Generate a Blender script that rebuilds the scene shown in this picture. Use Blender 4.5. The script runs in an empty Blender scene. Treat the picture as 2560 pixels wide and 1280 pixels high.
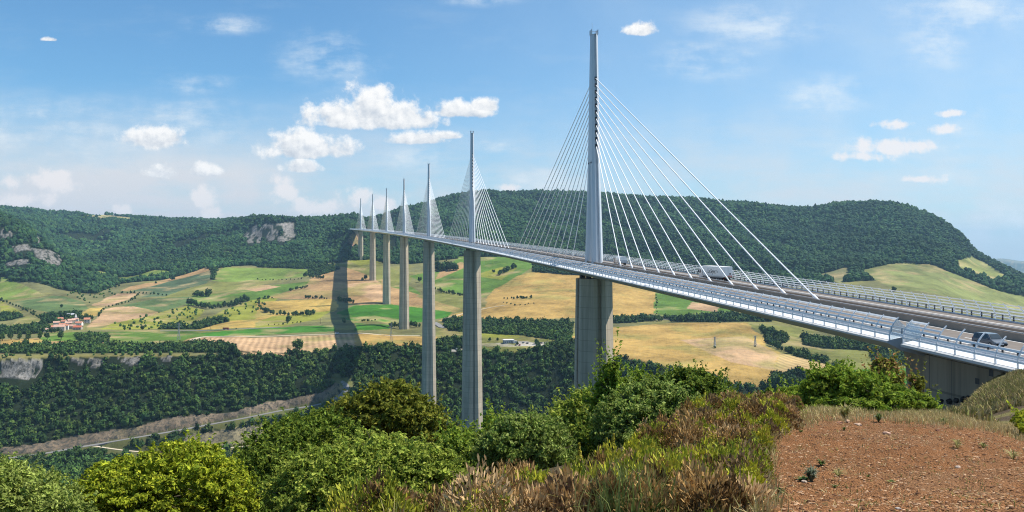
import bpy, math, random
import numpy as np
from mathutils import Vector, Matrix
rng = np.random.default_rng(7)
random.seed(7)
sc = bpy.context.scene
COL = sc.collection
PI = math.pi
# ------------------------------------------------------------------ survey of the place (metres)
# x = west of the viaduct axis, y = south along it from the first pylon, z = above the deck at that pylon
F, TH, CX, CY, CZ, Y0 = 2091.1, .1731, -83.97, -302.56, 5.26, 624.7
RAD, GRADE = -21559., .03
FW = np.array([math.sin(TH), math.cos(TH)]); RT = np.array([math.cos(TH), -math.sin(TH)])
SUN_AZ, SUN_EL = math.radians(89), math.radians(57.5)

def uvd(u, d):
    l = (np.asarray(u, float) - 1280) / F * d
    return CX + FW[0]*d + RT[0]*l, CY + FW[1]*d + RT[1]*l
def to_ud(x, y):
    dx = x - CX; dy = y - CY
    d = dx*FW[0] + dy*FW[1]; l = dx*RT[0] + dy*RT[1]
    return 1280 + F*l/d, d
def axis(s):
    return Vector((RAD*(1-math.cos(s/RAD)), RAD*math.sin(s/RAD), GRADE*s)), math.atan2(-math.sin(s/RAD), math.cos(s/RAD))
def axis_np(s, xo, zo):
    s = np.asarray(s, float)
    return np.stack([RAD*(1-np.cos(s/RAD)) + xo*np.cos(s/RAD), RAD*np.sin(s/RAD) - xo*np.sin(s/RAD), GRADE*s + zo], -1)

# ------------------------------------------------------------------ helpers
def tag(o, label=None, cat=None, group=None, kind=None):
    if label: o['label'] = label
    if cat: o['category'] = cat
    if group: o['group'] = group
    if kind: o['kind'] = kind
    return o
def link(name, me, parent=None, mat=None):
    o = bpy.data.objects.new(name, me); COL.objects.link(o)
    if parent: o.parent = parent
    if mat is not None and me is not None and len(me.materials) == 0: me.materials.append(mat)
    return o
def empty(name, loc, rz=0, **k):
    o = bpy.data.objects.new(name, None); COL.objects.link(o); o.location = loc; o.rotation_euler = (0, 0, rz)
    o.empty_display_size = .1
    return tag(o, **k)
def np_mesh(name, V, Fs, attrs=None, smooth=False, cols=None, mats=None, midx=None):
    """V (n,3); Fs (m,3|4) int array or list of such arrays"""
    me = bpy.data.meshes.new(name)
    if not isinstance(Fs, list): Fs = [Fs]
    Fs = [f for f in Fs if len(f)]
    V = np.ascontiguousarray(V, np.float32)
    me.vertices.add(len(V)); me.vertices.foreach_set('co', V.ravel())
    nl = sum(f.size for f in Fs); nf = sum(len(f) for f in Fs)
    me.loops.add(nl); me.polygons.add(nf)
    me.loops.foreach_set('vertex_index', np.concatenate([f.ravel() for f in Fs]).astype(np.int32))
    tot = np.concatenate([np.full(len(f), f.shape[1]) for f in Fs]).astype(np.int32)
    st = np.concatenate([[0], np.cumsum(tot)[:-1]]).astype(np.int32)
    me.polygons.foreach_set('loop_start', st)
    me.polygons.foreach_set('use_smooth', np.full(nf, smooth))
    if mats:
        for m in mats: me.materials.append(m)
    if midx is not None: me.polygons.foreach_set('material_index', np.asarray(midx, np.int32))
    if cols is not None:
        for nm, c in cols.items():
            c = np.asarray(c, np.float32)
            if c.ndim == 1:
                a = me.attributes.new(nm, 'FLOAT', 'POINT'); a.data.foreach_set('value', c)
            else:
                a = me.attributes.new(nm, 'FLOAT_COLOR', 'POINT')
                if c.shape[1] == 3: c = np.concatenate([c, np.ones((len(c), 1), np.float32)], 1)
                a.data.foreach_set('color', np.ascontiguousarray(c).ravel())
    me.update(calc_edges=True)
    return me
class MB:
    """collects shapes for ONE mesh"""
    def __init__(s): s.v = []; s.f = []; s.mi = []; s.m = 0
    def add(s, vs, fs):
        b = len(s.v); s.v += [tuple(p) for p in vs]
        for f in fs: s.f.append([b+i for i in f]); s.mi.append(s.m)
    def box(s, x0, x1, y0, y1, z0, z1, M=None):
        vs = [Vector((x, y, z)) for z in (z0, z1) for y in (y0, y1) for x in (x0, x1)]
        if M is not None: vs = [M @ p for p in vs]
        s.add(vs, [(0,2,3,1),(4,5,7,6),(0,1,5,4),(2,6,7,3),(0,4,6,2),(1,3,7,5)])
    def loft(s, rings, cap=True):
        n = len(rings[0]); vs = [p for r in rings for p in r]; fs = []
        for k in range(len(rings)-1):
            for i in range(n):
                j = (i+1) % n
                fs.append((k*n+i, k*n+j, (k+1)*n+j, (k+1)*n+i))
        if cap: fs.append(tuple(range(n-1, -1, -1))); fs.append(tuple((len(rings)-1)*n+i for i in range(n)))
        s.add(vs, fs)
    def tube(s, pts, r, n=6, r2=None):
        pts = [Vector(p) for p in pts]; rings = []
        for k, p in enumerate(pts):
            t = (pts[min(k+1, len(pts)-1)] - pts[max(k-1, 0)]).normalized()
            a = t.orthogonal().normalized(); b = t.cross(a)
            if k and False: pass
            rr = r if r2 is None else r + (r2-r)*k/(len(pts)-1)
            if isinstance(r, (list, tuple)): rr = r[k]
            if k:
                a = (pa - t*pa.dot(t)).normalized(); b = t.cross(a)
            pa = a
            rings.append([p + a*rr*math.cos(2*PI*i/n) + b*rr*math.sin(2*PI*i/n) for i in range(n)])
        s.loft(rings)
    def disc(s, c, r, w, ax='x', n=14):
        c = Vector(c); rings = []
        for o in (-w/2, w/2):
            ring = []
            for i in range(n):
                a = 2*PI*i/n; p, q = r*math.cos(a), r*math.sin(a)
                ring.append(c + (Vector((o, p, q)) if ax == 'x' else Vector((p, o, q)) if ax == 'y' else Vector((p, q, o))))
            rings.append(ring)
        s.loft(rings)
    def build(s, name, mat, parent=None, smooth=False):
        me = bpy.data.meshes.new(name); me.from_pydata([tuple(p) for p in s.v], [], s.f); me.update()
        for m in (mat if isinstance(mat, list) else [mat]): me.materials.append(m)
        if any(s.mi): me.polygons.foreach_set('material_index', s.mi)
        if smooth: me.polygons.foreach_set('use_smooth', [True]*len(s.f))
        return link(name, me, parent)

def vnoise(x, y, scale, seed=0, octv=3):
    x = np.asarray(x, float)/scale; y = np.asarray(y, float)/scale; out = np.zeros(np.broadcast(x, y).shape); amp = 1.; tot = 0
    def h(i, j, k):
        n = (i*374761393 + j*668265263 + (seed*31+k*7919)*1442695041) & 0xffffffff
        n = ((n ^ (n >> 13)) * 1274126177) & 0xffffffff
        return ((n ^ (n >> 16)) & 0xffffff)/float(0xffffff)*2-1
    for k in range(octv):
        i = np.floor(x).astype(np.int64); j = np.floor(y).astype(np.int64)
        fx = x-i; fy = y-j; fx = fx*fx*(3-2*fx); fy = fy*fy*(3-2*fy)
        a = h(i, j, k)*(1-fx)+h(i+1, j, k)*fx; b = h(i, j+1, k)*(1-fx)+h(i+1, j+1, k)*fx
        out = out + amp*(a*(1-fy)+b*fy); tot += amp; amp *= .5; x = x*2.03+11.3; y = y*2.03+5.7
    return out/tot
def inpoly(u, v, poly):
    u = np.asarray(u); v = np.asarray(v); r = np.zeros(u.shape, bool); n = len(poly)
    for i in range(n):
        x0, y0 = poly[i]; x1, y1 = poly[(i+1) % n]
        if y0 == y1: continue
        c = ((y0 > v) != (y1 > v)) & (u < (x1-x0)*(v-y0)/(y1-y0)+x0)
        r ^= c
    return r

# ------------------------------------------------------------------ materials
def mat_new(name):
    m = bpy.data.materials.new(name); m.use_nodes = True; nt = m.node_tree
    b = nt.nodes['Principled BSDF']; b.inputs['Specular IOR Level'].default_value = .25
    return m, nt, b
def N(nt, typ, ins=None, **kw):
    n = nt.nodes.new(typ)
    for k, v in kw.items(): setattr(n, k, v)
    if ins:
        for k, v in ins.items():
            if hasattr(v, 'is_output') : nt.links.new(v, n.inputs[k])
            else: n.inputs[k].default_value = v
    return n
def mixc(nt, fac, a, b, blend='MIX'):
    n = nt.nodes.new('ShaderNodeMix'); n.data_type = 'RGBA'; n.blend_type = blend
    for idx, v in ((0, fac), (6, a), (7, b)):
        if hasattr(v, 'is_output'): nt.links.new(v, n.inputs[idx])
        else: n.inputs[idx].default_value = v if idx == 0 else (*v, 1) if len(v) == 3 else v
    return n.outputs[2]
def math_(nt, op, a, b=0., c=None, clamp=False):
    n = nt.nodes.new('ShaderNodeMath'); n.operation = op; n.use_clamp = clamp
    for i, v in enumerate((a, b, c)):
        if v is None: continue
        if hasattr(v, 'is_output'): nt.links.new(v, n.inputs[i])
        else: n.inputs[i].default_value = v
    return n.outputs[0]
def noise(nt, vec, scale, detail=4, rough=.55):
    n = N(nt, 'ShaderNodeTexNoise', {'Scale': scale, 'Detail': detail, 'Roughness': rough})
    if vec is not None: nt.links.new(vec, n.inputs['Vector'])
    return n.outputs[0]
def ramp(nt, fac, stops):
    n = nt.nodes.new('ShaderNodeValToRGB'); nt.links.new(fac, n.inputs[0]); e = n.color_ramp.elements
    while len(e) < len(stops): e.new(.5)
    for el, (p, c) in zip(e, stops): el.position = p; el.color = (*c, 1) if len(c) == 3 else c
    return n.outputs[0]
def plain(name, col, rough=.6, metal=0., var=.12, scale=1.5, spec=.3, bump=0, coat=0):
    m, nt, b = mat_new(name)
    tc = N(nt, 'ShaderNodeTexCoord').outputs['Object']
    f = noise(nt, tc, scale, 5)
    c = mixc(nt, f, tuple(max(0, x*(1-var)) for x in col), tuple(min(1, x*(1+var)) for x in col))
    nt.links.new(c, b.inputs['Base Color']); b.inputs['Roughness'].default_value = rough; b.inputs['Metallic'].default_value = metal
    b.inputs['Specular IOR Level'].default_value = spec
    if coat: b.inputs['Coat Weight'].default_value = coat
    if bump:
        bn = N(nt, 'ShaderNodeBump', {'Strength': bump, 'Height': noise(nt, tc, scale*4, 6)}); nt.links.new(bn.outputs[0], b.inputs['Normal'])
    return m
def attr_mat(name, attr='tint', rough=.85, spec=.1, var=.2, scale=.6, transl=0., bump=0.):
    """colour comes from a per-vertex attribute (the thing's own colour), broken up by procedural noise"""
    m, nt, b = mat_new(name)
    a = N(nt, 'ShaderNodeAttribute', attribute_name=attr).outputs['Color']
    tc = N(nt, 'ShaderNodeTexCoord').outputs['Object']
    f = noise(nt, tc, scale, 3)
    v = math_(nt, 'MULTIPLY_ADD', f, 2*var, 1-var)
    c = mixc(nt, 1., a, v, 'MULTIPLY')
    nt.links.new(c, b.inputs['Base Color']); b.inputs['Roughness'].default_value = rough; b.inputs['Specular IOR Level'].default_value = spec
    if transl:
        t = N(nt, 'ShaderNodeBsdfTranslucent'); nt.links.new(c, t.inputs['Color'])
        mx = N(nt, 'ShaderNodeMixShader', {0: transl}); nt.links.new(b.outputs[0], mx.inputs[1]); nt.links.new(t.outputs[0], mx.inputs[2])
        nt.links.new(mx.outputs[0], nt.nodes['Material Output'].inputs['Surface'])
    return m
def concrete_mat(name, col=(.34, .33, .30), joint=4.0):
    """weathered concrete: pour joints every few metres, vertical streaks, blotches"""
    m, nt, b = mat_new(name)
    g = N(nt, 'ShaderNodeNewGeometry').outputs['Position']
    sep = N(nt, 'ShaderNodeSeparateXYZ'); nt.links.new(g, sep.inputs[0])
    big = noise(nt, g, .06, 6, .6)
    mp = N(nt, 'ShaderNodeMapping'); nt.links.new(g, mp.inputs['Vector']); mp.inputs['Scale'].default_value = (.8, .8, .035)
    streak = noise(nt, mp.outputs[0], 1.0, 5, .6)
    zz = math_(nt, 'MULTIPLY', sep.outputs[2], 1/joint)
    fr = math_(nt, 'FRACT', math_(nt, 'ADD', zz, 100.))
    ln = math_(nt, 'LESS_THAN', fr, .045)
    blk = N(nt, 'ShaderNodeTexWhiteNoise', noise_dimensions='1D'); nt.links.new(math_(nt, 'FLOOR', zz), blk.inputs['W'])
    c = mixc(nt, big, tuple(x*.62 for x in col), tuple(x*1.2 for x in col))
    c = mixc(nt, math_(nt, 'MULTIPLY', math_(nt, 'SUBTRACT', streak, .43, clamp=True), 2.6, clamp=True), c, tuple(x*.42 for x in col))
    c = mixc(nt, math_(nt, 'MULTIPLY', blk.outputs[0], .28), c, tuple(x*.55 for x in col))
    c = mixc(nt, math_(nt, 'MULTIPLY', ln, .6), c, tuple(x*.4 for x in col))
    nt.links.new(c, b.inputs['Base Color']); b.inputs['Roughness'].default_value = .9; b.inputs['Specular IOR Level'].default_value = .15
    bn = N(nt, 'ShaderNodeBump', {'Strength': .25, 'Distance': .05, 'Height': noise(nt, g, 3., 6)}); nt.links.new(bn.outputs[0], b.inputs['Normal'])
    return m

M = {}
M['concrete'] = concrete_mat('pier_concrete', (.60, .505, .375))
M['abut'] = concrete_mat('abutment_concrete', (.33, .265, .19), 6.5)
M['steel_white'] = plain('white_painted_steel', (.72, .74, .76), .38, var=.05, scale=.3)
M['mast'] = plain('grey_painted_steel', (.60, .63, .66), .38, var=.07, scale=.12)
M['deck_steel'] = plain('deck_steel', (.50, .50, .49), .5, var=.12, scale=.15)
M['cable'] = plain('white_cable_sheath', (.85, .85, .85), .4, var=.03)
M['asphalt'] = plain('asphalt', (.165, .14, .12), .9, var=.25, scale=.8, bump=.1)
M['median'] = plain('brown_concrete_barrier', (.33, .265, .205), .9, var=.2, scale=.5)
M['paint'] = plain('road_paint', (.75, .75, .73), .7, var=.1)
M['dark'] = plain('dark_metal', (.035, .035, .04), .5)
M['galv'] = plain('galvanised_steel', (.42, .43, .44), .45, .3)
M['black'] = plain('black_rubber', (.015, .015, .016), .8)
M['rib'] = plain('grey_rib_steel', (.74,.75,.76), .45, 0., var=.05)
m, nt, b = mat_new('acrylic_slat'); M['acrylic'] = m
b.inputs['Base Color'].default_value = (.86, .865, .86, 1); b.inputs['Roughness'].default_value = .5; b.inputs['Specular IOR Level'].default_value = .3
t = N(nt, 'ShaderNodeBsdfTransparent', {'Color': (.86, .90, .93, 1)}); mx = N(nt, 'ShaderNodeMixShader', {0: .1})
nt.links.new(b.outputs[0], mx.inputs[1]); nt.links.new(t.outputs[0], mx.inputs[2]); nt.links.new(mx.outputs[0], nt.nodes['Material Output'].inputs['Surface'])
m, nt, b = mat_new('clear_panel'); M['clear'] = m
b.inputs['Base Color'].default_value = (.8, .86, .9, 1); b.inputs['Roughness'].default_value = .08; b.inputs['Specular IOR Level'].default_value = .5
t = N(nt, 'ShaderNodeBsdfTransparent', {'Color': (.9, .95, .97, 1)}); mx = N(nt, 'ShaderNodeMixShader', {0: .72})
nt.links.new(b.outputs[0], mx.inputs[1]); nt.links.new(t.outputs[0], mx.inputs[2]); nt.links.new(mx.outputs[0], nt.nodes['Material Output'].inputs['Surface'])
M['glass'] = plain('dark_glass', (.03, .04, .05), .08, spec=.6, var=0)
M['forest'] = attr_mat('woodland_foliage', var=.35, scale=.35)
M['leaf'] = attr_mat('shrub_leaves', rough=.6, spec=.08, var=.18, scale=5., transl=.38)
M['treeleaf'] = attr_mat('tree_leaves', rough=.8, spec=.12, var=.25, scale=.5)
M['dry'] = attr_mat('dry_stems', rough=.9, spec=.05, var=.15, scale=4., transl=.15)
M['bark'] = plain('bark', (.09, .07, .05), .95, var=.35, scale=4, bump=.4)
# #SECTION_TERRAIN
# ------------------------------------------------------------------ TERRAIN: profiles of the ground along sight lines (depth m, image row or height)
Zv = lambda z, d: Y0 + (CZ - z)*F/d
T_IDX = 15
# per station: (d3,v3) lower slope / road, (d4,v4) cliff foot, (d5,v5) rim, (d6,v6) plateau, (d7,v7), (d8,v8) wood foot, (d9,v9), (d10,v10), (d11,v11) ridge
TS = {
-900: [(860,1160),(985,930),(1000,890),(1500,790),(1900,720),(2000,690),(2300,560),(2600,565),(4300,515)],
-60: [(868,1146),(976,938),(988,892),(1480,798),(1880,736),(2000,700),(2350,538),(2650,540),(4400,519)],
0:   [(872,1138),(976,938),(988,892),(1480,799),(1850,738),(1960,705),(2330,548),(2650,560),(4400,521)],
75:  [(878,1126),(982,930),(994,891),(1450,800),(1780,742),(1920,705),(2300,592),(2620,604),(4450,527)],
150: [(885,1114),(990,920),(1000,889),(1430,801),(1720,752),(1880,722),(2240,657),(2600,650),(4500,535)],
230: [(893,1100),(996,912),(1006,889),(1420,801),(1700,757),(1900,733),(2200,692),(2600,668),(4550,540)],
300: [(900,1086),(1000,908),(1010,888),(1440,802),(1780,745),(2100,712),(2400,688),(2700,662),(4600,543)],
450: [(918,1050),(1005,905),(1015,888),(1450,805),(1850,738),(2150,695),(2450,664),(2800,632),(4600,551)],
540: [(928,1040),(1012,900),(1022,884),(1450,804),(1850,735),(2220,670),(2450,645),(2750,612),(4200,553)],
600: [(934,1025),(1015,892),(1030,872),(1450,802),(1850,730),(2300,664),(2500,634),(2720,596),(3500,552)],
700: [(946,1000),(1020,894),(1036,880),(1450,800),(1850,730),(2280,662),(2450,640),(2650,608),(2950,549)],
800: [(957,985),(1035,885),(1052,870),(1450,798),(1850,722),(2230,660),(2450,634),(2660,596),(3050,551)],
870: [(962,985),(1046,882),(1062,868),(1450,796),(1900,712),(2260,655),(2400,624),(2520,577),(3300,549)],
930: [(966,1010),(1052,880),(1070,864),(1450,792),(1983,700),(2280,655),(2500,630),(2700,596),(3500,551)],
1000:[(970,1045),(1058,880),(1080,862),(1318,822),(1750,742),(2200,662),(2500,620),(2900,578),(3700,534)],
1150:[(972,1070),(1066,888),(1088,866),(1330,812),(1750,735),(2200,648),(2500,608),(2900,558),(3600,496)],
1230:[(970,1068),(1064,890),(1084,868),(1330,806),(1720,732),(2180,645),(2500,600),(2900,553),(3600,487)],
1300:[(968,1064),(1060,890),(1080,868),(1330,800),(1700,730),(2150,645),(2450,605),(2900,553),(3600,486)],
1500:[(945,1060),(1025,900),(1045,876),(1340,804),(1650,738),(2030,672),(2400,620),(2900,555),(3500,491)],
1650:[(900,1060),(955,935),(975,908),(1330,808),(1580,768),(1930,700),(2300,640),(2800,572),(3400,499)],
1750:[(870,1060),(900,955),(925,935),(1320,808),(1560,772),(1880,708),(2270,645),(2750,575),(3350,507)],
1830:[(840,1075),(862,975),(880,960),(1300,806),(1550,775),(1850,714),(2250,650),(2700,580),(3300,514)],
1920:[(860,1050),(885,966),(905,950),(1280,812),(1550,775),(1800,716),(2230,655),(2680,585),(3250,523)],
2020:[(880,1020),(912,934),(935,922),(1260,826),(1500,780),(1800,712),(2200,655),(2650,588),(3200,530)],
2100:[(880,1010),(920,925),(945,914),(1250,835),(1480,785),(1800,705),(2150,650),(2600,585),(3100,516)],
2200:[(850,1010),(915,928),(945,916),(1230,845),(1450,785),(1780,700),(2100,650),(2550,580),(3000,513)],
2330:[(820,1010),(900,935),(940,920),(1220,850),(1420,785),(1780,705),(2080,660),(2500,595),(2900,545)],
2400:[(800,1010),(890,940),(930,920),(1220,855),(1420,790),(1760,735),(2050,680),(2450,622),(2830,588)],
2440:[(800,1010),(890,940),(930,920),(1220,858),(1420,795),(1750,750),(2030,695),(2420,655),(2760,632)],
2500:[(800,1010),(890,940),(930,920),(1220,862),(1420,805),(1750,765),(2010,715),(2380,685),(2680,664)],
2560:[(800,1010),(890,940),(930,920),(1220,868),(1420,815),(1750,780),(2000,738),(2300,712),(2600,693)],
2700:[(800,1010),(890,940),(930,920),(1220,875),(1420,830),(1750,800),(1980,778),(2200,762),(2450,750)],
3400:[(800,1010),(890,940),(930,920),(1220,885),(1420,850),(1750,820),(1980,805),(2200,795),(2400,785)],
}
st_u = np.array(sorted(TS), float)
def full_profile(u, rows):
    d3 = rows[0][0]
    pts = [(110, Zv(float(np.interp(u, [1200, 1500, 2000], [-34, -30, -23])), 110)), (312, Zv(-99 if u > 900 else -104, 312)), (560, Zv(-226, 560)), (d3-80, Zv(min(CZ-(rows[0][1]-Y0)*rows[0][0]/F-12, -215), d3-80))]
    pts += rows
    d11, v11 = rows[-1]; z11 = CZ-(v11-Y0)*d11/F
    pts += [(d11+350, Zv(z11-25, d11+350)), (d11+1500, Zv(z11-330, d11+1500)), (9000, Zv(-330, 9000)), (13000, 652 if u > 2520 else 645 if u > 2440 else 655), (14500, 668), (26000, 655)]
    return pts
st_d = np.array([[p[0] for p in full_profile(u, TS[int(u)])] for u in st_u], float)
st_z = np.array([[CZ-(p[1]-Y0)*p[0]/F for p in full_profile(u, TS[int(u)])] for u in st_u], float)
st_v = np.array([[p[1] for p in full_profile(u, TS[int(u)])] for u in st_u], float)
def pchip(x, y, xq):
    """monotone cubic; x (n,), y (n,), xq (m,)"""
    h = np.diff(x); dl = np.diff(y)/h; n = len(x); mslope = np.zeros(n)
    w1 = 2*h[1:]+h[:-1]; w2 = h[1:]+2*h[:-1]
    with np.errstate(divide='ignore', invalid='ignore'):
        hm = (w1+w2)/(w1/dl[:-1]+w2/dl[1:])
    mslope[1:-1] = np.where(dl[:-1]*dl[1:] > 0, hm, 0); mslope[0] = dl[0]; mslope[-1] = dl[-1]
    mslope = np.nan_to_num(mslope)
    i = np.clip(np.searchsorted(x, xq)-1, 0, n-2); t = (xq-x[i])/h[i]
    return (y[i]*(1+2*t)*(1-t)**2 + mslope[i]*h[i]*t*(1-t)**2 + y[i+1]*t*t*(3-2*t) + mslope[i+1]*h[i]*t*t*(t-1))
gu = np.concatenate([np.arange(-880, -60, 20), np.arange(-60, 2620, 4), np.arange(2620, 3400, 20)]).astype(float)
gd = np.concatenate([np.geomspace(110, 700, 60, endpoint=False), np.linspace(700, 1180, 190, endpoint=False), np.linspace(1180, 2500, 280, endpoint=False),
                     np.linspace(2500, 5000, 150, endpoint=False), np.geomspace(5000, 26000, 40)])
# columns: interpolate profile knots across azimuth, smooth along depth
kd = np.stack([pchip(st_u, st_d[:, k], gu) for k in range(st_d.shape[1])], 1)
kv = np.stack([pchip(st_u, st_v[:, k], gu) for k in range(st_d.shape[1])], 1)
GZ = np.zeros((len(gu), len(gd)))
for c in range(len(gu)):
    dd = np.maximum.accumulate(kd[c] + np.arange(kd.shape[1])*1e-3)
    GZ[c] = pchip(dd, CZ-(kv[c]-Y0)*dd/F, gd)
UU, DD = np.meshgrid(gu, gd, indexing='ij')
GX, GY = uvd(UU, DD)
far = np.clip((DD-1000)/1500, 0, 1)
D8 = pchip(st_u, st_d[:, 9], gu)[:, None]; D5 = pchip(st_u, st_d[:, 6], gu)[:, None]; D11 = pchip(st_u, st_d[:, 12], gu)[:, None]; D4 = pchip(st_u, st_d[:, 5], gu)[:, None]
hillm = np.clip((DD-D8)/350, 0, 1)*np.clip((D11-DD)/300, .12, 1)
GZ += vnoise(GX, GY, 420, 3, 4)*34*hillm*np.clip((5200-DD)/400, 0, 1)
gull = 1-np.abs(vnoise(GX*1.0+GY*.25, GY*.28, 190, 9, 3))*2
GZ += (gull-.4)*26*hillm*np.clip((5200-DD)/400, 0, 1)
GZ += vnoise(GX, GY, 130, 5, 3)*3.2*np.clip((DD-D5)/120, 0, 1)*(1-np.clip((DD-D8)/200, 0, 1))
slope_m = ((DD < D5-4) & (DD > 620)).astype(float)
GZ += vnoise(GX, GY, 60, 6, 3)*4*slope_m*np.clip((D4-DD)/40, 0, 1)
GV = Y0 + (CZ-GZ)*F/DD
vis_max = np.full(len(gu), 1e9); HID = np.zeros_like(GV, bool)
def ground_z(x, y):
    u, d = to_ud(np.asarray(x, float), np.asarray(y, float))
    iu = np.clip(np.interp(u, gu, np.arange(len(gu))), 0, len(gu)-1.001); idd = np.clip(np.interp(d, gd, np.arange(len(gd))), 0, len(gd)-1.001)
    i = iu.astype(int); j = idd.astype(int); a = iu-i; b2 = idd-j
    return (GZ[i, j]*(1-a)*(1-b2)+GZ[i+1, j]*a*(1-b2)+GZ[i, j+1]*(1-a)*b2+GZ[i+1, j+1]*a*b2)
def hit(u, v, dmin=640):
    """the first ground a sight line through pixel (u, v) meets beyond dmin: world point and depth"""
    c = np.interp(u, gu, np.arange(len(gu))); i = min(int(c), len(gu)-2); a = c-i
    col = GV[i]*(1-a)+GV[i+1]*a
    j0 = int(np.searchsorted(gd, dmin)); idx = np.nonzero(col[j0:] <= v)[0]
    if len(idx) == 0: d = 4000.
    else:
        j = idx[0]+j0
        d = gd[j] if j == j0 else gd[j-1]+(gd[j]-gd[j-1])*(col[j-1]-v)/max(1e-6, col[j-1]-col[j])
    x, y = uvd(u, d); return float(x), float(y), float(ground_z(x, y)), float(d)

VROAD = [(-60,1156),(0,1148),(46,1142),(123,1132),(183,1120.6),(232,1112.5),(292,1102),(345,1093),(387,1086),(429,1079),(471,1071),(520,1062),(570,1053),(619,1044),(661,1035),(703,1026),(774,1016),(819,1007),(851,991),(868,975),(872,965),(858,952.5),(838,945)]
VPATH = [(225,1114),(232,1117),(292,1124),(345,1130),(422,1133),(492,1129),(563,1121),(650,1112),(720,1100)]
def road_points(line, dmin=640, step=10):
    P = []
    for (u0, v0), (u1, v1) in zip(line[:-1], line[1:]):
        n_ = max(1, int(math.hypot(u1-u0, (v1-v0)*2)/step))
        for k_ in range(n_): P.append(hit(u0+(u1-u0)*k_/n_, v0+(v1-v0)*k_/n_, dmin)[:3])
    P.append(hit(*line[-1], dmin)[:3]); P = np.array(P)
    for _ in range(6): P[1:-1] = (P[:-2]+2*P[1:-1]+P[2:])/4
    return P
ROADP = {}
def cut_road(line, half):
    P = road_points(line); ROADP[line[0]] = P
    Pd = np.concatenate([P[:-1]*(1-t)+P[1:]*t for t in (0, .25, .5, .75)])
    sub = (DD > 700) & (DD < 1100) & (UU > -120) & (UU < 1000); ii = np.nonzero(sub); x, y = GX[ii], GY[ii]
    best = np.full(len(x), 1e9); zb = np.zeros(len(x))
    for p in Pd:
        d2 = (x-p[0])**2+(y-p[1])**2; k = d2 < best; best[k] = d2[k]; zb[k] = p[2]
    dist = np.sqrt(best); w = np.clip((half+4.5-dist)/4.5, 0, 1); w = w*w*(3-2*w)
    GZ[ii] = GZ[ii]*(1-w)+(zb-.1)*w; roaddist[ii] = np.minimum(roaddist[ii], dist)
roaddist = np.full(GZ.shape, 1e9)
cut_road(VROAD, 5.); cut_road(VPATH, 2.5)
GV = Y0 + (CZ-GZ)*F/DD

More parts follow.
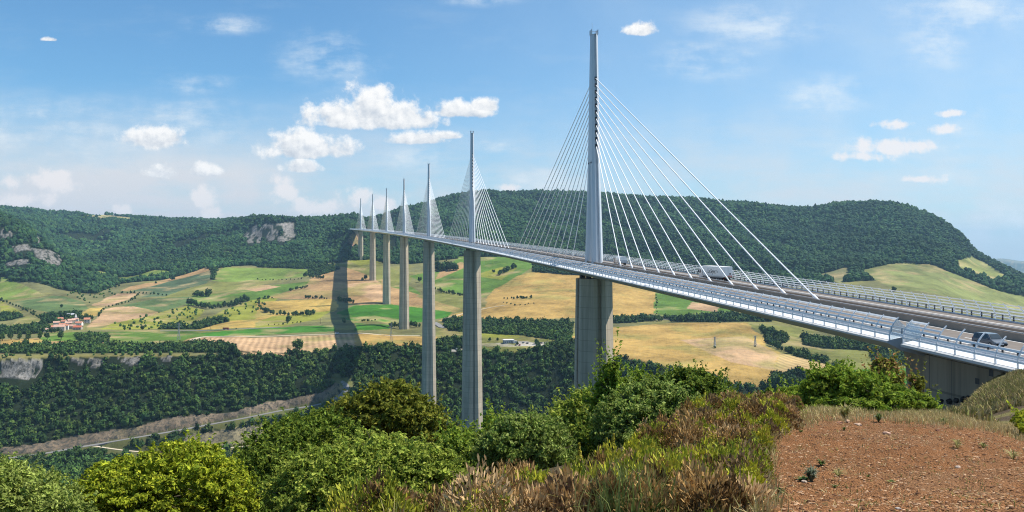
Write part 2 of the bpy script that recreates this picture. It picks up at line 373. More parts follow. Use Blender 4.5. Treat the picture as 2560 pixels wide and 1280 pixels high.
# ------------------------------------------------------------------ land cover, outlined on the ground
tan_, tanp, yel, gold = (.37,.235,.11), (.45,.295,.165), (.44,.30,.085), (.405,.265,.085)
grn, grng, lgrn, ygrn, bgrn, olive = (.105,.185,.032), (.105,.155,.055), (.17,.235,.048), (.235,.245,.040), (.055,.170,.020), (.185,.19,.055)
FIELDS = [
 (tan_, [(190,834),(0,856),(0,885),(300,878),(640,842),(640,800),(480,826)], 0),
 (ygrn, [(272,811),(400,780),(466,765),(512,775),(470,818),(328,826),(250,824)], 0),
 (ygrn, [(512,795),(623,752),(640,745),(700,742),(660,775),(640,800),(541,805),(470,822)], 0),
 (olive, [(200,835),(330,824),(480,824),(640,818),(640,842),(200,845)], 0),
 (lgrn, [(0,690),(43,706),(82,723),(121,739),(26,749),(0,749)], 0),
 (ygrn, [(0,752),(55,780),(40,786),(0,788)], 0),
 (olive, [(20,818),(62,790),(108,800),(105,808),(33,826)], 0),
 (grng, [(20,757),(131,739),(164,742),(213,759),(222,771),(184,778),(141,785),(66,770)], 1),
 (tanp, [(230,763),(292,734),(345,734),(330,745),(282,763),(255,770)], 1),
 (yel, [(200,782),(226,770),(262,768),(243,790),(200,792)], 0),
 (grng, [(272,772),(328,759),(410,743),(486,734),(540,742),(460,763),(404,779),(345,769),(295,766)], 1),
 (tanp, [(213,818),(243,796),(262,773),(295,766),(338,766),(400,780),(361,792),(272,812),(225,819)], 1),
 (tan_, [(302,727),(328,715),(394,703),(460,687),(520,667),(524,676),(460,694),(410,707),(328,728)], 1),
 ((.085,.125,.062), [(328,727),(410,707),(460,695),(525,677),(530,698),(515,707),(460,724),(427,739),(358,743),(345,735)], 1),
 (lgrn, [(206,675),(260,680),(290,690),(262,690),(215,682)], 0),
 (lgrn, [(280,697),(340,688),(385,676),(430,678),(420,688),(330,702),(300,706)], 0),
 (lgrn, [(535,681),(560,668),(640,670),(775,672),(768,692),(640,704),(560,708),(530,701)], 1),
 (olive, [(400,745),(528,705),(640,705),(640,716),(540,736),(470,742)], 0),
 (grn, [(486,736),(540,735),(640,716),(819,700),(825,706),(729,726),(640,749),(540,763),(464,765)], 1),
 (tanp, [(600,722),(660,712),(700,716),(640,730)], 0),
 (yel, [(489,825),(558,803),(640,797),(640,756),(762,748),(839,745),(845,764),(835,779),(794,787),(689,815),(640,818)], 1),
 (ygrn, [(640,806),(680,790),(760,785),(836,775),(790,800),(689,818),(640,821)], 0),
 (tan_, [(672,743),(762,717),(790,683),(840,668),(924,664),(926,701),(952,725),(980,754),(900,763),(839,747),(721,747)], 1),
 (tanp, [(862,712),(950,700),(975,752),(935,752)], 1),
 (olive, [(780,668),(900,650),(950,660),(1030,690),(1020,720),(960,715),(925,690),(860,666)], 0),
 (ygrn, [(860,652),(930,648),(960,656),(900,664)], 0),
 (bgrn, [(843,781),(884,764),(977,760),(1054,770),(1134,780),(1119,791),(1046,806),(884,801),(847,795)], 0),
 (grn, [(977,716),(1026,716),(1052,733),(1052,756),(977,747)], 1),
 (tan_, [(981,719),(1050,737),(1152,770),(1140,780),(1054,770),(977,760),(950,725),(955,700)], 1),
 (grn, [(1087,679),(1152,642),(1280,642),(1340,660),(1280,702),(1209,744),(1087,722),(1022,690)], 0),
 (tan_, [(1100,677),(1150,655),(1180,662),(1130,684),(1090,700)], 0),
 (ygrn, [(1180,690),(1250,668),(1290,672),(1250,700)], 0),
 (gold, [(1210,751),(1240,720),(1290,690),(1330,680),(1430,683),(1640,728),(1632,791),(1430,796),(1200,801),(1095,802),(1130,785),(1215,768)], 1),
 (olive, [(1040,740),(1100,728),(1215,745),(1215,765),(1150,770)], 0),
 (grn, [(1640,733),(1700,738),(1850,775),(1790,787),(1632,791)], 0),
 (tanp, [(1730,755),(1800,765),(1790,780),(1720,772)], 0),
 (bgrn, [(500,834),(640,821),(835,812),(835,828),(640,838),(500,842)], 0),
 (bgrn, [(888,808),(977,811),(973,822),(888,827)], 0),
 (tanp, [(480,850),(512,843),(640,845),(835,837),(888,833),(888,863),(859,874),(802,878),(730,892),(600,885),(540,862)], 2),
 (gold, [(888,831),(1050,841),(1140,840),(1140,860),(1050,866),(940,862),(888,866)], 0),
 (olive, [(1090,815),(1170,822),(1170,868),(1095,866)], 0),
 (grn, [(90,836),(200,830),(480,828),(520,838),(470,846),(430,864),(330,862),(230,852),(100,852)], 0),
 (gold, [(0,850),(100,848),(112,858),(60,872),(0,872)], 0),
 (olive, [(1180,835),(1440,830),(1440,880),(1180,880)], 0),
 (ygrn, [(1180,832),(1290,830),(1300,845),(1180,842)], 0),
 (gold, [(1430,840),(1530,818),(1700,807),(1870,807),(1890,830),(1915,845),(1915,865),(1950,880),(1945,945),(1900,968),(1840,964),(1800,945),(1650,914),(1530,886),(1430,868)], 1),
 (tanp, [(1700,850),(1860,840),(1945,885),(1935,925),(1830,905)], 1),
 ((.42,.30,.14), [(1948,882),(1985,889),(2085,917),(2060,932),(1940,946),(1936,925)], 2),
 (olive, [(1868,807),(2060,826),(1970,850),(1910,838)], 0),
 (olive, [(1940,845),(2090,850),(2290,860),(2290,960),(2100,940),(2085,915),(1985,885)], 0),
 (bgrn, [(2120,925),(2290,920),(2290,965),(2150,960)], 0),
 ((.20,.22,.075), [(2150,676),(2240,658),(2330,661),(2400,690),(2500,728),(2600,752),(2600,790),(2420,750),(2300,728),(2235,722),(2170,692)], 0),
 ((.22,.24,.075), [(2392,650),(2432,643),(2522,693),(2480,703),(2400,672)], 0),
 ((.24,.24,.11), [(2035,690),(2120,668),(2130,692),(2100,708)], 0),
 ((.34,.29,.15), [(200,537),(260,536),(335,545),(320,552),(270,549)], 0),
 ((.25,.19,.13), [(0,1135),(0,1122),(105,1110),(190,1090),(340,1068),(430,1043),(500,1036),(580,1033),(650,1008),(720,998),(800,983),(840,958),(866,968),(850,985),(800,1005),(700,1022),(500,1062),(300,1098),(120,1130)], 3),
 ((.26,.22,.13), [(450,1112),(465,1088),(600,1068),(700,1058),(720,1075),(640,1106),(500,1126)], 3),
 ((.40,.37,.32), [(1293,853),(1312,852),(1332,856),(1370,855),(1373,862),(1330,865),(1290,865)], 0),
 ((.42,.39,.34), [(1196,859),(1250,857),(1285,862),(1291,867),(1196,867)], 0),
 ((.42,.40,.36), [(1125,872),(1158,870),(1158,878),(1122,878)], 0),
 (olive, [(860,945),(880,960),(884,975),(850,1000),(838,1002),(868,975)], 0),
 ((.30,.17,.12), [(868,600),(878,584),(897,584),(898,612),(882,625)], 3),
 ((.24,.17,.12), [(545,632),(600,640),(640,645),(600,640),(560,626)], 3),
]
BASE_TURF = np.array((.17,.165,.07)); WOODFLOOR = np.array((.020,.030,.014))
N0 = GX.shape
colr = np.zeros(N0+(3,)); colr[:] = BASE_TURF
rows = np.zeros(N0); bare = np.zeros(N0, bool)
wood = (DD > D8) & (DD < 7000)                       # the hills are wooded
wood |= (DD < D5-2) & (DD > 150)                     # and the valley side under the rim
wu = UU + vnoise(GX, GY, 60, 21, 2)*5; wv = GV + vnoise(GX, GY, 60, 22, 2)*1.6
ok_far = DD > 640
for c, poly, kind in FIELDS:
    p = np.array(poly, float)
    bb = ok_far & (UU > p[:, 0].min()-8) & (UU < p[:, 0].max()+8) & (GV > p[:, 1].min()-6) & (GV < p[:, 1].max()+6) & (DD < 5200)
    if not bb.any(): continue
    ii = np.nonzero(bb); s_ = inpoly(wu[ii], wv[ii], poly); ii = (ii[0][s_], ii[1][s_])
    colr[ii] = c; wood[ii] = False; rows[ii] = {0: 0, 1: .22, 2: .9, 3: 0}[kind]
    if kind == 3: bare[ii] = True
WOODS = [  # copses and woods on the plateau
 [(1105,800),(1200,797),(1430,806),(1430,836),(1390,846),(1300,838),(1200,833),(1120,826)],
 [(1200,812),(1280,806),(1430,812),(1430,860),(1370,848),(1290,836),(1205,832)],
 [(1528,795),(1640,790),(1660,799),(1600,806),(1528,808)], [(1660,796),(1760,790),(1800,784),(1930,790),(1930,804),(1760,806),(1690,806)],
 [(518,640),(535,636),(545,662),(541,700),(530,700),(520,668)], [(0,783),(40,786),(64,792),(30,800),(0,803)],
 [(100,790),(150,782),(205,778),(200,800),(140,806),(112,810)], [(0,818),(40,822),(100,812),(130,820),(90,835),(0,836)],
 [(1085,666),(1144,662),(1146,672),(1086,676)], [(1330,655),(1440,668),(1460,690),(1330,680)],
 [(1902,818),(1960,838),(1975,850),(1940,868),(1916,856)], [(1950,872),(2070,900),(2072,912),(1990,890)],
 [(2000,842),(2080,850),(2180,862),(2180,878),(2060,872),(2010,862)], [(2175,870),(2285,892),(2285,918),(2180,905)],
 [(640,650),(780,655),(840,660),(800,674),(640,668)], [(770,672),(830,660),(850,672),(800,690),(775,690)],
 [(400,815),(456,812),(470,820),(525,800),(570,798),(575,804),(500,823),(400,824)],
 [(190,838),(272,842),(272,856),(192,856)], [(0,868),(200,862),(400,868),(470,858),(560,862),(600,876),(740,888),(860,880),(900,866),(1050,866),(1000,880),(0,884)],
 [(1930,938),(2010,930),(2015,970),(1925,972)],
 [(1100,850),(1170,846),(1175,872),(1080,874)],
 [(1370,862),(1440,855),(1440,884),(1300,884)],
]
for poly in WOODS:
    p = np.array(poly, float)
    bb = ok_far & (UU > p[:, 0].min()-8) & (UU < p[:, 0].max()+8) & (GV > p[:, 1].min()-6) & (GV < p[:, 1].max()+6) & (DD < 3000)
    ii = np.nonzero(bb); s_ = inpoly(wu[ii], wv[ii], poly); wood[ii[0][s_], ii[1][s_]] = True
# rock bluffs
ROCKS = [[(0,900),(60,896),(104,897),(104,915),(92,938),(60,948),(0,942)], [(168,898),(262,897),(252,912),(240,920),(200,912)], [(288,894),(352,893),(350,910),(330,912)], [(402,893),(430,893),(428,905),(408,904)],
 [(608,606),(612,585),(635,566),(680,560),(690,600),(660,606)], [(690,600),(695,560),(732,556),(738,590),(710,604)],
 [(0,598),(0,574),(28,574),(34,590),(12,596)], [(28,618),(70,608),(76,626),(35,631)], [(76,622),(112,625),(150,636),(154,662),(126,664),(98,646)], [(18,656),(66,646),(72,662),(22,665)], [(92,594),(104,592),(106,607),(94,609)]]
rock = np.zeros(N0, bool)
for poly in ROCKS:
    p = np.array(poly, float)
    bb = (DD > 800) & (UU > p[:, 0].min()-8) & (UU < p[:, 0].max()+8) & (GV > p[:, 1].min()-6) & (GV < p[:, 1].max()+6) & (DD < 3300)
    ii = np.nonzero(bb); s_ = inpoly(UU[ii]+vnoise(GX[ii], GY[ii], 25, 31, 3)*9, GV[ii]+vnoise(GX[ii], GY[ii], 25, 32, 3)*5, poly); s_ &= (vnoise(UU[ii], GV[ii]*.45, 13 if p[0, 1] < 800 else 22, 33, 4)+.35*vnoise(UU[ii], GV[ii], 4, 34, 2) > (-.10 if 500 < p[0, 0] < 800 else -.36 if p[0, 1] > 800 else -.16)); rock[ii[0][s_], ii[1][s_]] = True
rk2 = rock.copy()
for q in range(1, 5): rk2[:, :-q] |= rock[:, q:]
for q in range(1, 2): rk2[:-q] |= rock[q:]; rk2[q:] |= rock[:-q]
notree = rk2
wood &= ~rock
grassrim = (DD > D5-3) & (DD < D5+10) & (UU < 480) & (GV > 870)
wood &= ~grassrim; colr[grassrim] = (.22,.20,.07)
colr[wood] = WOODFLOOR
verge = (roaddist < 10) & ~bare & (DD < 1150); colr[verge] = (.13,.135,.05)
colr[rock] = (.27,.25,.225)
farland = DD > 6500
colr[farland] = (.16,.17,.11)
fl = vnoise(GX, GY, 900, 41, 3) > .12
colr[farland & fl] = (.05,.07,.04)
# dapple of dry grass on meadows
dap = np.clip(vnoise(GX, GY, 45, 51, 4)*2.2-.25, 0, 1)*(~wood)*(~rock)*(~bare)
green = (colr[..., 1] > colr[..., 0]*.98)
dcol = np.array((.40,.30,.15))
k = (dap*green*.7)[..., None]; colr = colr*(1-k)+dcol*k
k = (np.clip(vnoise(GX, GY, 55, 52, 4)*2.6-.2, 0, 1)*(~green)*(~wood)*(~rock)*.65)[..., None]; colr = colr*(1-k)+np.array((.25,.23,.07))*k
nu, nd = N0
ids = np.arange(nu*nd).reshape(nu, nd)
quads = np.stack([ids[:-1, :-1], ids[1:, :-1], ids[1:, 1:], ids[:-1, 1:]], -1).reshape(-1, 4)
m, nt, b = mat_new('land'); M['land'] = m
a = N(nt, 'ShaderNodeAttribute', attribute_name='tint').outputs['Color']; rw = N(nt, 'ShaderNodeAttribute', attribute_name='rows').outputs['Fac']; rk = N(nt, 'ShaderNodeAttribute', attribute_name='rock').outputs['Fac']
g = N(nt, 'ShaderNodeNewGeometry').outputs['Position']
f1 = math_(nt, 'MULTIPLY_ADD', noise(nt, g, .012, 6, .6), 1.9, -.45); f2 = math_(nt, 'MULTIPLY_ADD', noise(nt, g, .10, 6, .7), 1.7, -.35); f3 = noise(nt, g, .6, 4, .6)
v = math_(nt, 'ADD', math_(nt, 'MULTIPLY_ADD', f1, 1.1, .1), math_(nt, 'ADD', math_(nt, 'MULTIPLY', f2, .75), math_(nt, 'MULTIPLY_ADD', f3, .5, -.28)))
v = math_(nt, 'MULTIPLY', v, .87)
mp = N(nt, 'ShaderNodeMapping'); nt.links.new(g, mp.inputs['Vector']); mp.inputs['Rotation'].default_value = (0, 0, math.radians(21))
wv_ = N(nt, 'ShaderNodeTexWave', {'Vector': mp.outputs[0], 'Scale': .055, 'Distortion': 1.2, 'Detail': 2, 'Detail Scale': .6}); wv_.bands_direction = 'X'
mp2 = N(nt, 'ShaderNodeMapping'); nt.links.new(g, mp2.inputs['Vector']); mp2.inputs['Rotation'].default_value = (0, 0, math.radians(-4))
wv2 = N(nt, 'ShaderNodeTexWave', {'Vector': mp2.outputs[0], 'Scale': .04, 'Distortion': 1.6, 'Detail': 2, 'Detail Scale': .4}); wv2.bands_direction = 'X'
isp = math_(nt, 'GREATER_THAN', rw, .7)
mps = N(nt, 'ShaderNodeMapping', {'Vector': mp.outputs[0]}); mps.inputs['Scale'].default_value = (.22, .012, .02)
strk = math_(nt, 'MULTIPLY_ADD', noise(nt, mps.outputs[0], 1., 5, .65), 5., -2.)
wsel = math_(nt, 'ADD', math_(nt, 'MULTIPLY', isp, wv2.outputs[1]), math_(nt, 'MULTIPLY', math_(nt, 'SUBTRACT', 1., isp), strk))
st = math_(nt, 'MULTIPLY', rw, math_(nt, 'MULTIPLY_ADD', wsel, .34, -.17))
v = math_(nt, 'ADD', v, st)
c = mixc(nt, 1., a, v, 'MULTIPLY')
c = mixc(nt, math_(nt, 'MULTIPLY', math_(nt, 'SUBTRACT', f2, .52, clamp=True), 1.2, clamp=True), c, mixc(nt, 1., c, (.9, .72, .5), 'MULTIPLY'))
vor = N(nt, 'ShaderNodeTexVoronoi', {'Scale': .22}); mpr = N(nt, 'ShaderNodeMapping'); nt.links.new(g, mpr.inputs['Vector']); mpr.inputs['Scale'].default_value = (1, 1, .3); nt.links.new(mpr.outputs[0], vor.inputs['Vector'])
crk = math_(nt, 'MULTIPLY_ADD', noise(nt, mpr.outputs[0], .35, 6, .7), .5, math_(nt, 'MULTIPLY', noise(nt, mpr.outputs[0], .15, 5, .7), .5))
c = mixc(nt, math_(nt, 'MULTIPLY', rk, math_(nt, 'MULTIPLY', math_(nt, 'SUBTRACT', crk, .465, clamp=True), 9., clamp=True)), c, (.055, .055, .045))
nt.links.new(c, b.inputs['Base Color']); b.inputs['Roughness'].default_value = .95; b.inputs['Specular IOR Level'].default_value = .05
bn = N(nt, 'ShaderNodeBump', {'Strength': .5, 'Distance': 1.2, 'Height': math_(nt, 'MULTIPLY_ADD', crk, math_(nt, 'MULTIPLY', rk, 4.), f2)}); nt.links.new(bn.outputs[0], b.inputs['Normal'])
# bluffs get relief
GZr = GZ.copy(); GZr += rock*(vnoise(GX*1.3, GY, 9, 61, 3)*3.0)
GZr += bare*(vnoise(GX, GY, 10, 62, 3)*2.4)
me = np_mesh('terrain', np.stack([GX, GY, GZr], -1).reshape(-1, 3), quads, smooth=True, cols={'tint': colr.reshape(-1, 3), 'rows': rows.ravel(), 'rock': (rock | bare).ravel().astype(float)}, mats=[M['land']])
tag(link('terrain', me), kind='structure')

# ------------------------------------------------------------------ woods: crowns in the thousands
def ico(sub):
    import bmesh
    bm = bmesh.new(); bmesh.ops.create_icosphere(bm, subdivisions=sub, radius=1.0)
    V = np.array([v.co[:] for v in bm.verts]); Fc = np.array([[v.index for v in f.verts] for f in bm.faces]); bm.free(); return V, Fc
ICO1, ICO2 = ico(1), ico(2)
def sample_mask(mask, spacing, extra=None):
    """random ground points in the cells of a mask, about one per spacing^2"""
    cx = (GX[:-1, :-1]+GX[1:, 1:])/2; cy = (GY[:-1, :-1]+GY[1:, 1:])/2
    ax, ay = GX[1:, :-1]-GX[:-1, :-1], GY[1:, :-1]-GY[:-1, :-1]; bx, by = GX[:-1, 1:]-GX[:-1, :-1], GY[:-1, 1:]-GY[:-1, :-1]
    area = np.abs(ax*by-ay*bx); mm = mask[:-1, :-1] & mask[1:, 1:]
    sp = spacing if np.isscalar(spacing) else spacing[:-1, :-1]
    lam = area*mm/(sp*sp); cnt = rng.poisson(lam); i, j = np.nonzero(cnt); r = cnt[i, j]; i = np.repeat(i, r); j = np.repeat(j, r)
    a = rng.random(len(i)); c = rng.random(len(i))
    x = GX[i, j]+ax[i, j]*a+bx[i, j]*c; y = GY[i, j]+ay[i, j]*a+by[i, j]*c
    return x, y, ground_z(x, y)
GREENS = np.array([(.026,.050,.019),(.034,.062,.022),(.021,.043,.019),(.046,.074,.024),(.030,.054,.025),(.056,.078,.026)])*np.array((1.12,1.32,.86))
def far_crowns(x, y, z, rad, name, ic=ICO1, hf=1.0, tint=None):
    n = len(x); V0, F0 = ic; nv = len(V0)
    ang = rng.random(n)*2*PI; ca, sa = np.cos(ang), np.sin(ang)
    jit = 1+rng.normal(0, .20, (n, nv)); P = V0[None]*jit[..., None]
    px = P[..., 0]*ca[:, None]-P[..., 1]*sa[:, None]; py = P[..., 0]*sa[:, None]+P[..., 1]*ca[:, None]
    hz = rad*hf*(rng.uniform(.8, 1.35, n))
    V = np.stack([x[:, None]+px*rad[:, None], y[:, None]+py*rad[:, None], (z+hz*.72)[:, None]+P[..., 2]*hz[:, None]], -1).reshape(-1, 3)
    Fs = (F0[None]+(np.arange(n)*nv)[:, None, None]).reshape(-1, 3)
    c = GREENS[rng.integers(0, len(GREENS), n)]*rng.uniform(.75, 1.3, (n, 1))
    if tint is not None: c = c*tint
    me = np_mesh(name, V, Fs, cols={'tint': np.repeat(c, nv, 0)}, mats=[M['forest']])
    return me
def clump_crowns(x, y, z, rad, name, nq=34, tint=None, mat='treeleaf'):
    """crowns made of a rough core and leaf clumps turned every way"""
    n = len(x); V0, F0 = ICO1; nv = len(V0)
    c = GREENS[rng.integers(0, len(GREENS), n)]*rng.uniform(.8, 1.35, (n, 1))
    if tint is not None: c = c*tint
    hz = rad*rng.uniform(.85, 1.4, n); zc = z+hz*.85
    P = V0[None]*(1+rng.normal(0, .16, (n, nv)))[..., None]*.74
    V1 = np.stack([x[:, None]+P[..., 0]*rad[:, None], y[:, None]+P[..., 1]*rad[:, None], zc[:, None]+P[..., 2]*hz[:, None]], -1).reshape(-1, 3)
    Fs1 = (F0[None]+(np.arange(n)*nv)[:, None, None]).reshape(-1, 3)
    dr = rng.normal(0, 1, (n, nq, 3)); dr[..., 2] = dr[..., 2]*.8+.25; dr /= np.linalg.norm(dr, axis=-1, keepdims=True)
    rr = rng.uniform(.72, 1.08, (n, nq, 1)); ctr = dr*rr
    nrm = dr+rng.normal(0, .55, (n, nq, 3)); nrm /= np.linalg.norm(nrm, axis=-1, keepdims=True)
    t = np.cross(nrm, rng.normal(0, 1, (n, nq, 3))); t /= np.linalg.norm(t, axis=-1, keepdims=True); bq = np.cross(nrm, t)
    s_ = rng.uniform(.17, .36, (n, nq, 1))
    q = np.stack([ctr+t*s_, ctr+bq*s_*.8, ctr-t*s_, ctr-bq*s_*.8], 2)   # n,nq,4,3
    q = q*np.stack([rad, rad, hz], -1)[:, None, None, :]+np.stack([x, y, zc], -1)[:, None, None, :]
    V2 = q.reshape(-1, 3); Fs2 = np.arange(len(V2)).reshape(-1, 4)+len(V1)
    c2 = np.repeat(np.repeat(c, nq, 0)*rng.uniform(.75, 1.3, (n*nq, 1)), 4, 0)
    return np_mesh(name, np.concatenate([V1, V2]), [Fs1, Fs2], cols={'tint': np.concatenate([np.repeat(c*.7, nv, 0), c2])}, mats=[M[mat]])  # inner core tinted darker than the leaves, crown shade put into colour
roadbuf = roaddist < 5.8
near_wood = wood & (DD > 640) & (DD < 1250) & ~roadbuf & ~notree
# crowns must not stand right before the road as seen from the hill
x, y, z = sample_mask(near_wood, 5.1)
rad = rng.uniform(2.6, 4.6, len(x))*np.where(rng.random(len(x)) < .15, 1.25, 1.)
dd_ = to_ud(x, y)[1]; low = rad*0
me = clump_crowns(x, y, z-rad*.5, rad, 'valley_wood', 30, tint=(1+.5*vnoise(x, y, 90, 79, 3)+.4*(rng.random(len(x)) < .12))[:, None]*np.array((1.05, 1., .9)))
print('valley wood', len(x))
tag(link('valley_wood', me), 'dense dark oak wood on the steep valley side below the fields', 'wood', kind='stuff')
mid = wood & (DD >= 1250) & (DD < D8) & (DD < 2400)
x, y, z = sample_mask(mid, 6.5); rad = rng.uniform(2.8, 4.8, len(x)); print('plateau woods', len(x))
tag(link('copse_wood', clump_crowns(x, y, z-rad*.4, rad, 'copse_wood', 14, tint=np.array((.9, .95, .9)))), 'dark copses and hedge woods between the fields of the plateau', 'wood', kind='stuff')
hills = wood & ~notree & (DD >= D8) & (DD < D11+60) & (UU > -200) & (UU < 2700)
left = UU < 990
scr = vnoise(GX, GY, 140, 71, 3)
open_ = (scr > .38) & left & (DD < 4800)
spc = np.where(DD < 2900, 7.2, 9.6) + np.where(DD > 3900, 3., 0.)
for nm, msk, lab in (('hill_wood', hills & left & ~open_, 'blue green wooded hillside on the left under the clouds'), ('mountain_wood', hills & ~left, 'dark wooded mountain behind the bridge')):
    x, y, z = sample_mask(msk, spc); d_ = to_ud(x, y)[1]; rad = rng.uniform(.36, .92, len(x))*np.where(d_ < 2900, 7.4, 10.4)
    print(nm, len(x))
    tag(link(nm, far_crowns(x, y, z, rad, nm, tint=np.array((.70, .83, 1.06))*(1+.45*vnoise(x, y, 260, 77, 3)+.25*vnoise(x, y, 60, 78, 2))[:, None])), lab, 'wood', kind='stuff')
# lower scrub on the open glades and meadows
scrub_m = (hills & left & open_)
for poly in ([(272,811),(400,780),(466,765),(512,775),(470,818),(328,826)], [(512,795),(623,752),(700,742),(660,775),(560,803)], [(200,690),(300,735),(230,760),(150,735)]):
    scrub_m |= inpoly(UU, GV, poly) & (DD > 1200) & (DD < 2600)
x, y, z = [np.concatenate(q) for q in zip(sample_mask(scrub_m, 21.), sample_mask(grassrim & ~wood, 9.))]; rad = rng.uniform(1.2, 2.8, len(x))
tag(link('scrub', far_crowns(x, y, z, rad, 'scrub', tint=np.array((1.3, 1.25, 1.)))), 'scattered low bushes dotted over the pale meadows', 'scrub', kind='stuff')

# ------------------------------------------------------------------ roads on the land
M['road_far'] = plain('pale_tarmac', (.20,.19,.18), .9, var=.1, scale=.05)
M['track'] = plain('pale_track', (.50,.42,.30), .95, var=.15, scale=.05)
def drape(name, line, w, mat, lift=.35, dmin=640, marks=False, spread=True):
    P = ROADP[line[0]] if line[0] in ROADP else road_points(line, dmin)
    T = np.gradient(P, axis=0); T[:, 2] = 0; T /= np.linalg.norm(T, axis=1, keepdims=True)+1e-9; S = np.stack([T[:, 1], -T[:, 0], T[:, 0]*0], 1)
    out = []
    def strip(nm, o0, o1, up, mt, par=None):
        L, R_ = P+S*o0, P+S*o1; zm = np.maximum(np.maximum(ground_z(L[:, 0], L[:, 1]), ground_z(R_[:, 0], R_[:, 1])), ground_z(P[:, 0], P[:, 1]))+up
        zm = np.convolve(np.pad(zm, 2, 'edge'), np.ones(5)/5, 'valid'); L = L.copy(); R_ = R_.copy(); L[:, 2] = zm; R_[:, 2] = zm
        L2 = L.copy(); R2 = R_.copy(); L2[:, 2] -= 1.2; R2[:, 2] -= 1.2
        n_ = len(P); V = np.concatenate([L, R_, L2, R2]); i = np.arange(n_-1)
        Fq = np.concatenate([np.stack([i, i+n_, i+n_+1, i+1], 1), np.stack([i, i+1, i+2*n_+1, i+2*n_], 1), np.stack([i+n_, i+3*n_, i+3*n_+1, i+n_+1], 1)])
        return link(nm, np_mesh(nm, V, Fq, mats=[mt]), par)
    o = strip(name, -w/2, w/2, lift, mat); tag(o, kind='structure')
    if marks:
        for a_ in (-w*.42, 0, w*.42): strip('edge_line' if a_ else 'centre_line', a_-.08, a_+.08, lift+.06, M['paint'], o)
    return o
drape('valley_road', VROAD, 7., M['road_far'], lift=.2, marks=False)
drape('valley_track', VPATH, 3.2, M['track'])
drape('plateau_road', [(400,827.5),(473,827.5),(567,824.6),(640,821),(700,818)], 7, M['road_far'], dmin=1000)
drape('field_road', [(476,852),(480,847),(490,843.5),(512,841),(640,842.5),(740,838.5),(835,835.5),(888,832),(920,835),(960,839),(1050,840)], 6, M['track'], dmin=1000)
drape('roundabout_road', [(1085,806),(1097,807),(1104,812),(1100,819),(1095,824),(1110,823),(1130,818)], 9, M['road_far'], dmin=1000)
drape('approach_road', [(1527,803),(1640,799),(1700,797),(1800,793),(1900,789)], 7, M['road_far'], dmin=1000)
drape('field_edge_track', [(1110,797),(1140,789),(1216,770),(1270,762)], 4, M['track'], dmin=1000)
# #SECTION_BRIDGE
# ------------------------------------------------------------------ THE VIADUCT
VB = Vector((0, 0, -98.))
viaduct = empty('viaduct', VB, label='long white cable-stayed viaduct on seven tall concrete piers crossing the valley', cat='viaduct')
def vp(o):                       # part built in world metres
    o.matrix_parent_inverse = Matrix.Translation(-VB); return o
S0, S1, SG0, SG1 = -262., 2262., -203.6, -206.4
def sweep(name, sec, s0, s1, mat, parent=None, step=9., closed=True):
    n = max(2, int(abs(s1-s0)/step)+1); ss = np.linspace(s0, s1, n); k = len(sec)
    V = np.concatenate([axis_np(ss, x, z)[:, None] for x, z in sec], 1).reshape(-1, 3)
    i, j = np.meshgrid(np.arange(n-1), np.arange(k if closed else k-1), indexing='ij'); j2 = (j+1) % k
    Q = np.stack([i*k+j, i*k+j2, (i+1)*k+j2, (i+1)*k+j], -1).reshape(-1, 4)
    if s1 > s0: Q = Q[:, ::-1]
    me = np_mesh(name, V, Q)
    if closed:
        import bmesh
        bm = bmesh.new(); bm.from_mesh(me); bm.verts.ensure_lookup_table()
        bm.faces.new([bm.verts[q] for q in range(k)]); bm.faces.new([bm.verts[(n-1)*k+q] for q in range(k)][::-1])
        bmesh.ops.recalc_face_normals(bm, faces=bm.faces); bm.to_mesh(me); bm.free()
    o = link(name, me, parent, mat)
    return o
def vsweep(name, sec, s0, s1, mat, parent=None, **k):
    o = sweep(name, sec, s0, s1, mat, parent or viaduct, **k)
    if parent is None: vp(o)
    return o
box_sec = [(-13.3,0),(-15.6,-.42),(-15.95,-.55),(-15.95,-.78),(-13.6,-1.9),(-4.2,-4.2),(4.2,-4.2),(13.6,-1.9),(15.95,-.78),(15.95,-.55),(15.6,-.42),(13.3,0)]
slab_sec = [(-13.3,0),(-15.6,-.42),(-15.95,-.55),(-15.95,-.85),(-11,-2.2),(11,-2.2),(15.95,-.85),(15.95,-.55),(15.6,-.42),(13.3,0)]
joint_sec = [(-13.2,0),(-13.2,-.9),(-11.,-2.1),(11.,-2.1),(13.2,-.9),(13.2,0)]
deck = vsweep('deck', box_sec, SG0, S1, M['deck_steel'])
vsweep('approach_deck', slab_sec, S0, SG1, M['deck_steel'])
vsweep('expansion_joint', joint_sec, SG1, SG0, M['galv'], step=1)
def flat(x0, x1, z, t=.02): return [(x0, z), (x1, z), (x1, z-t), (x0, z-t)]
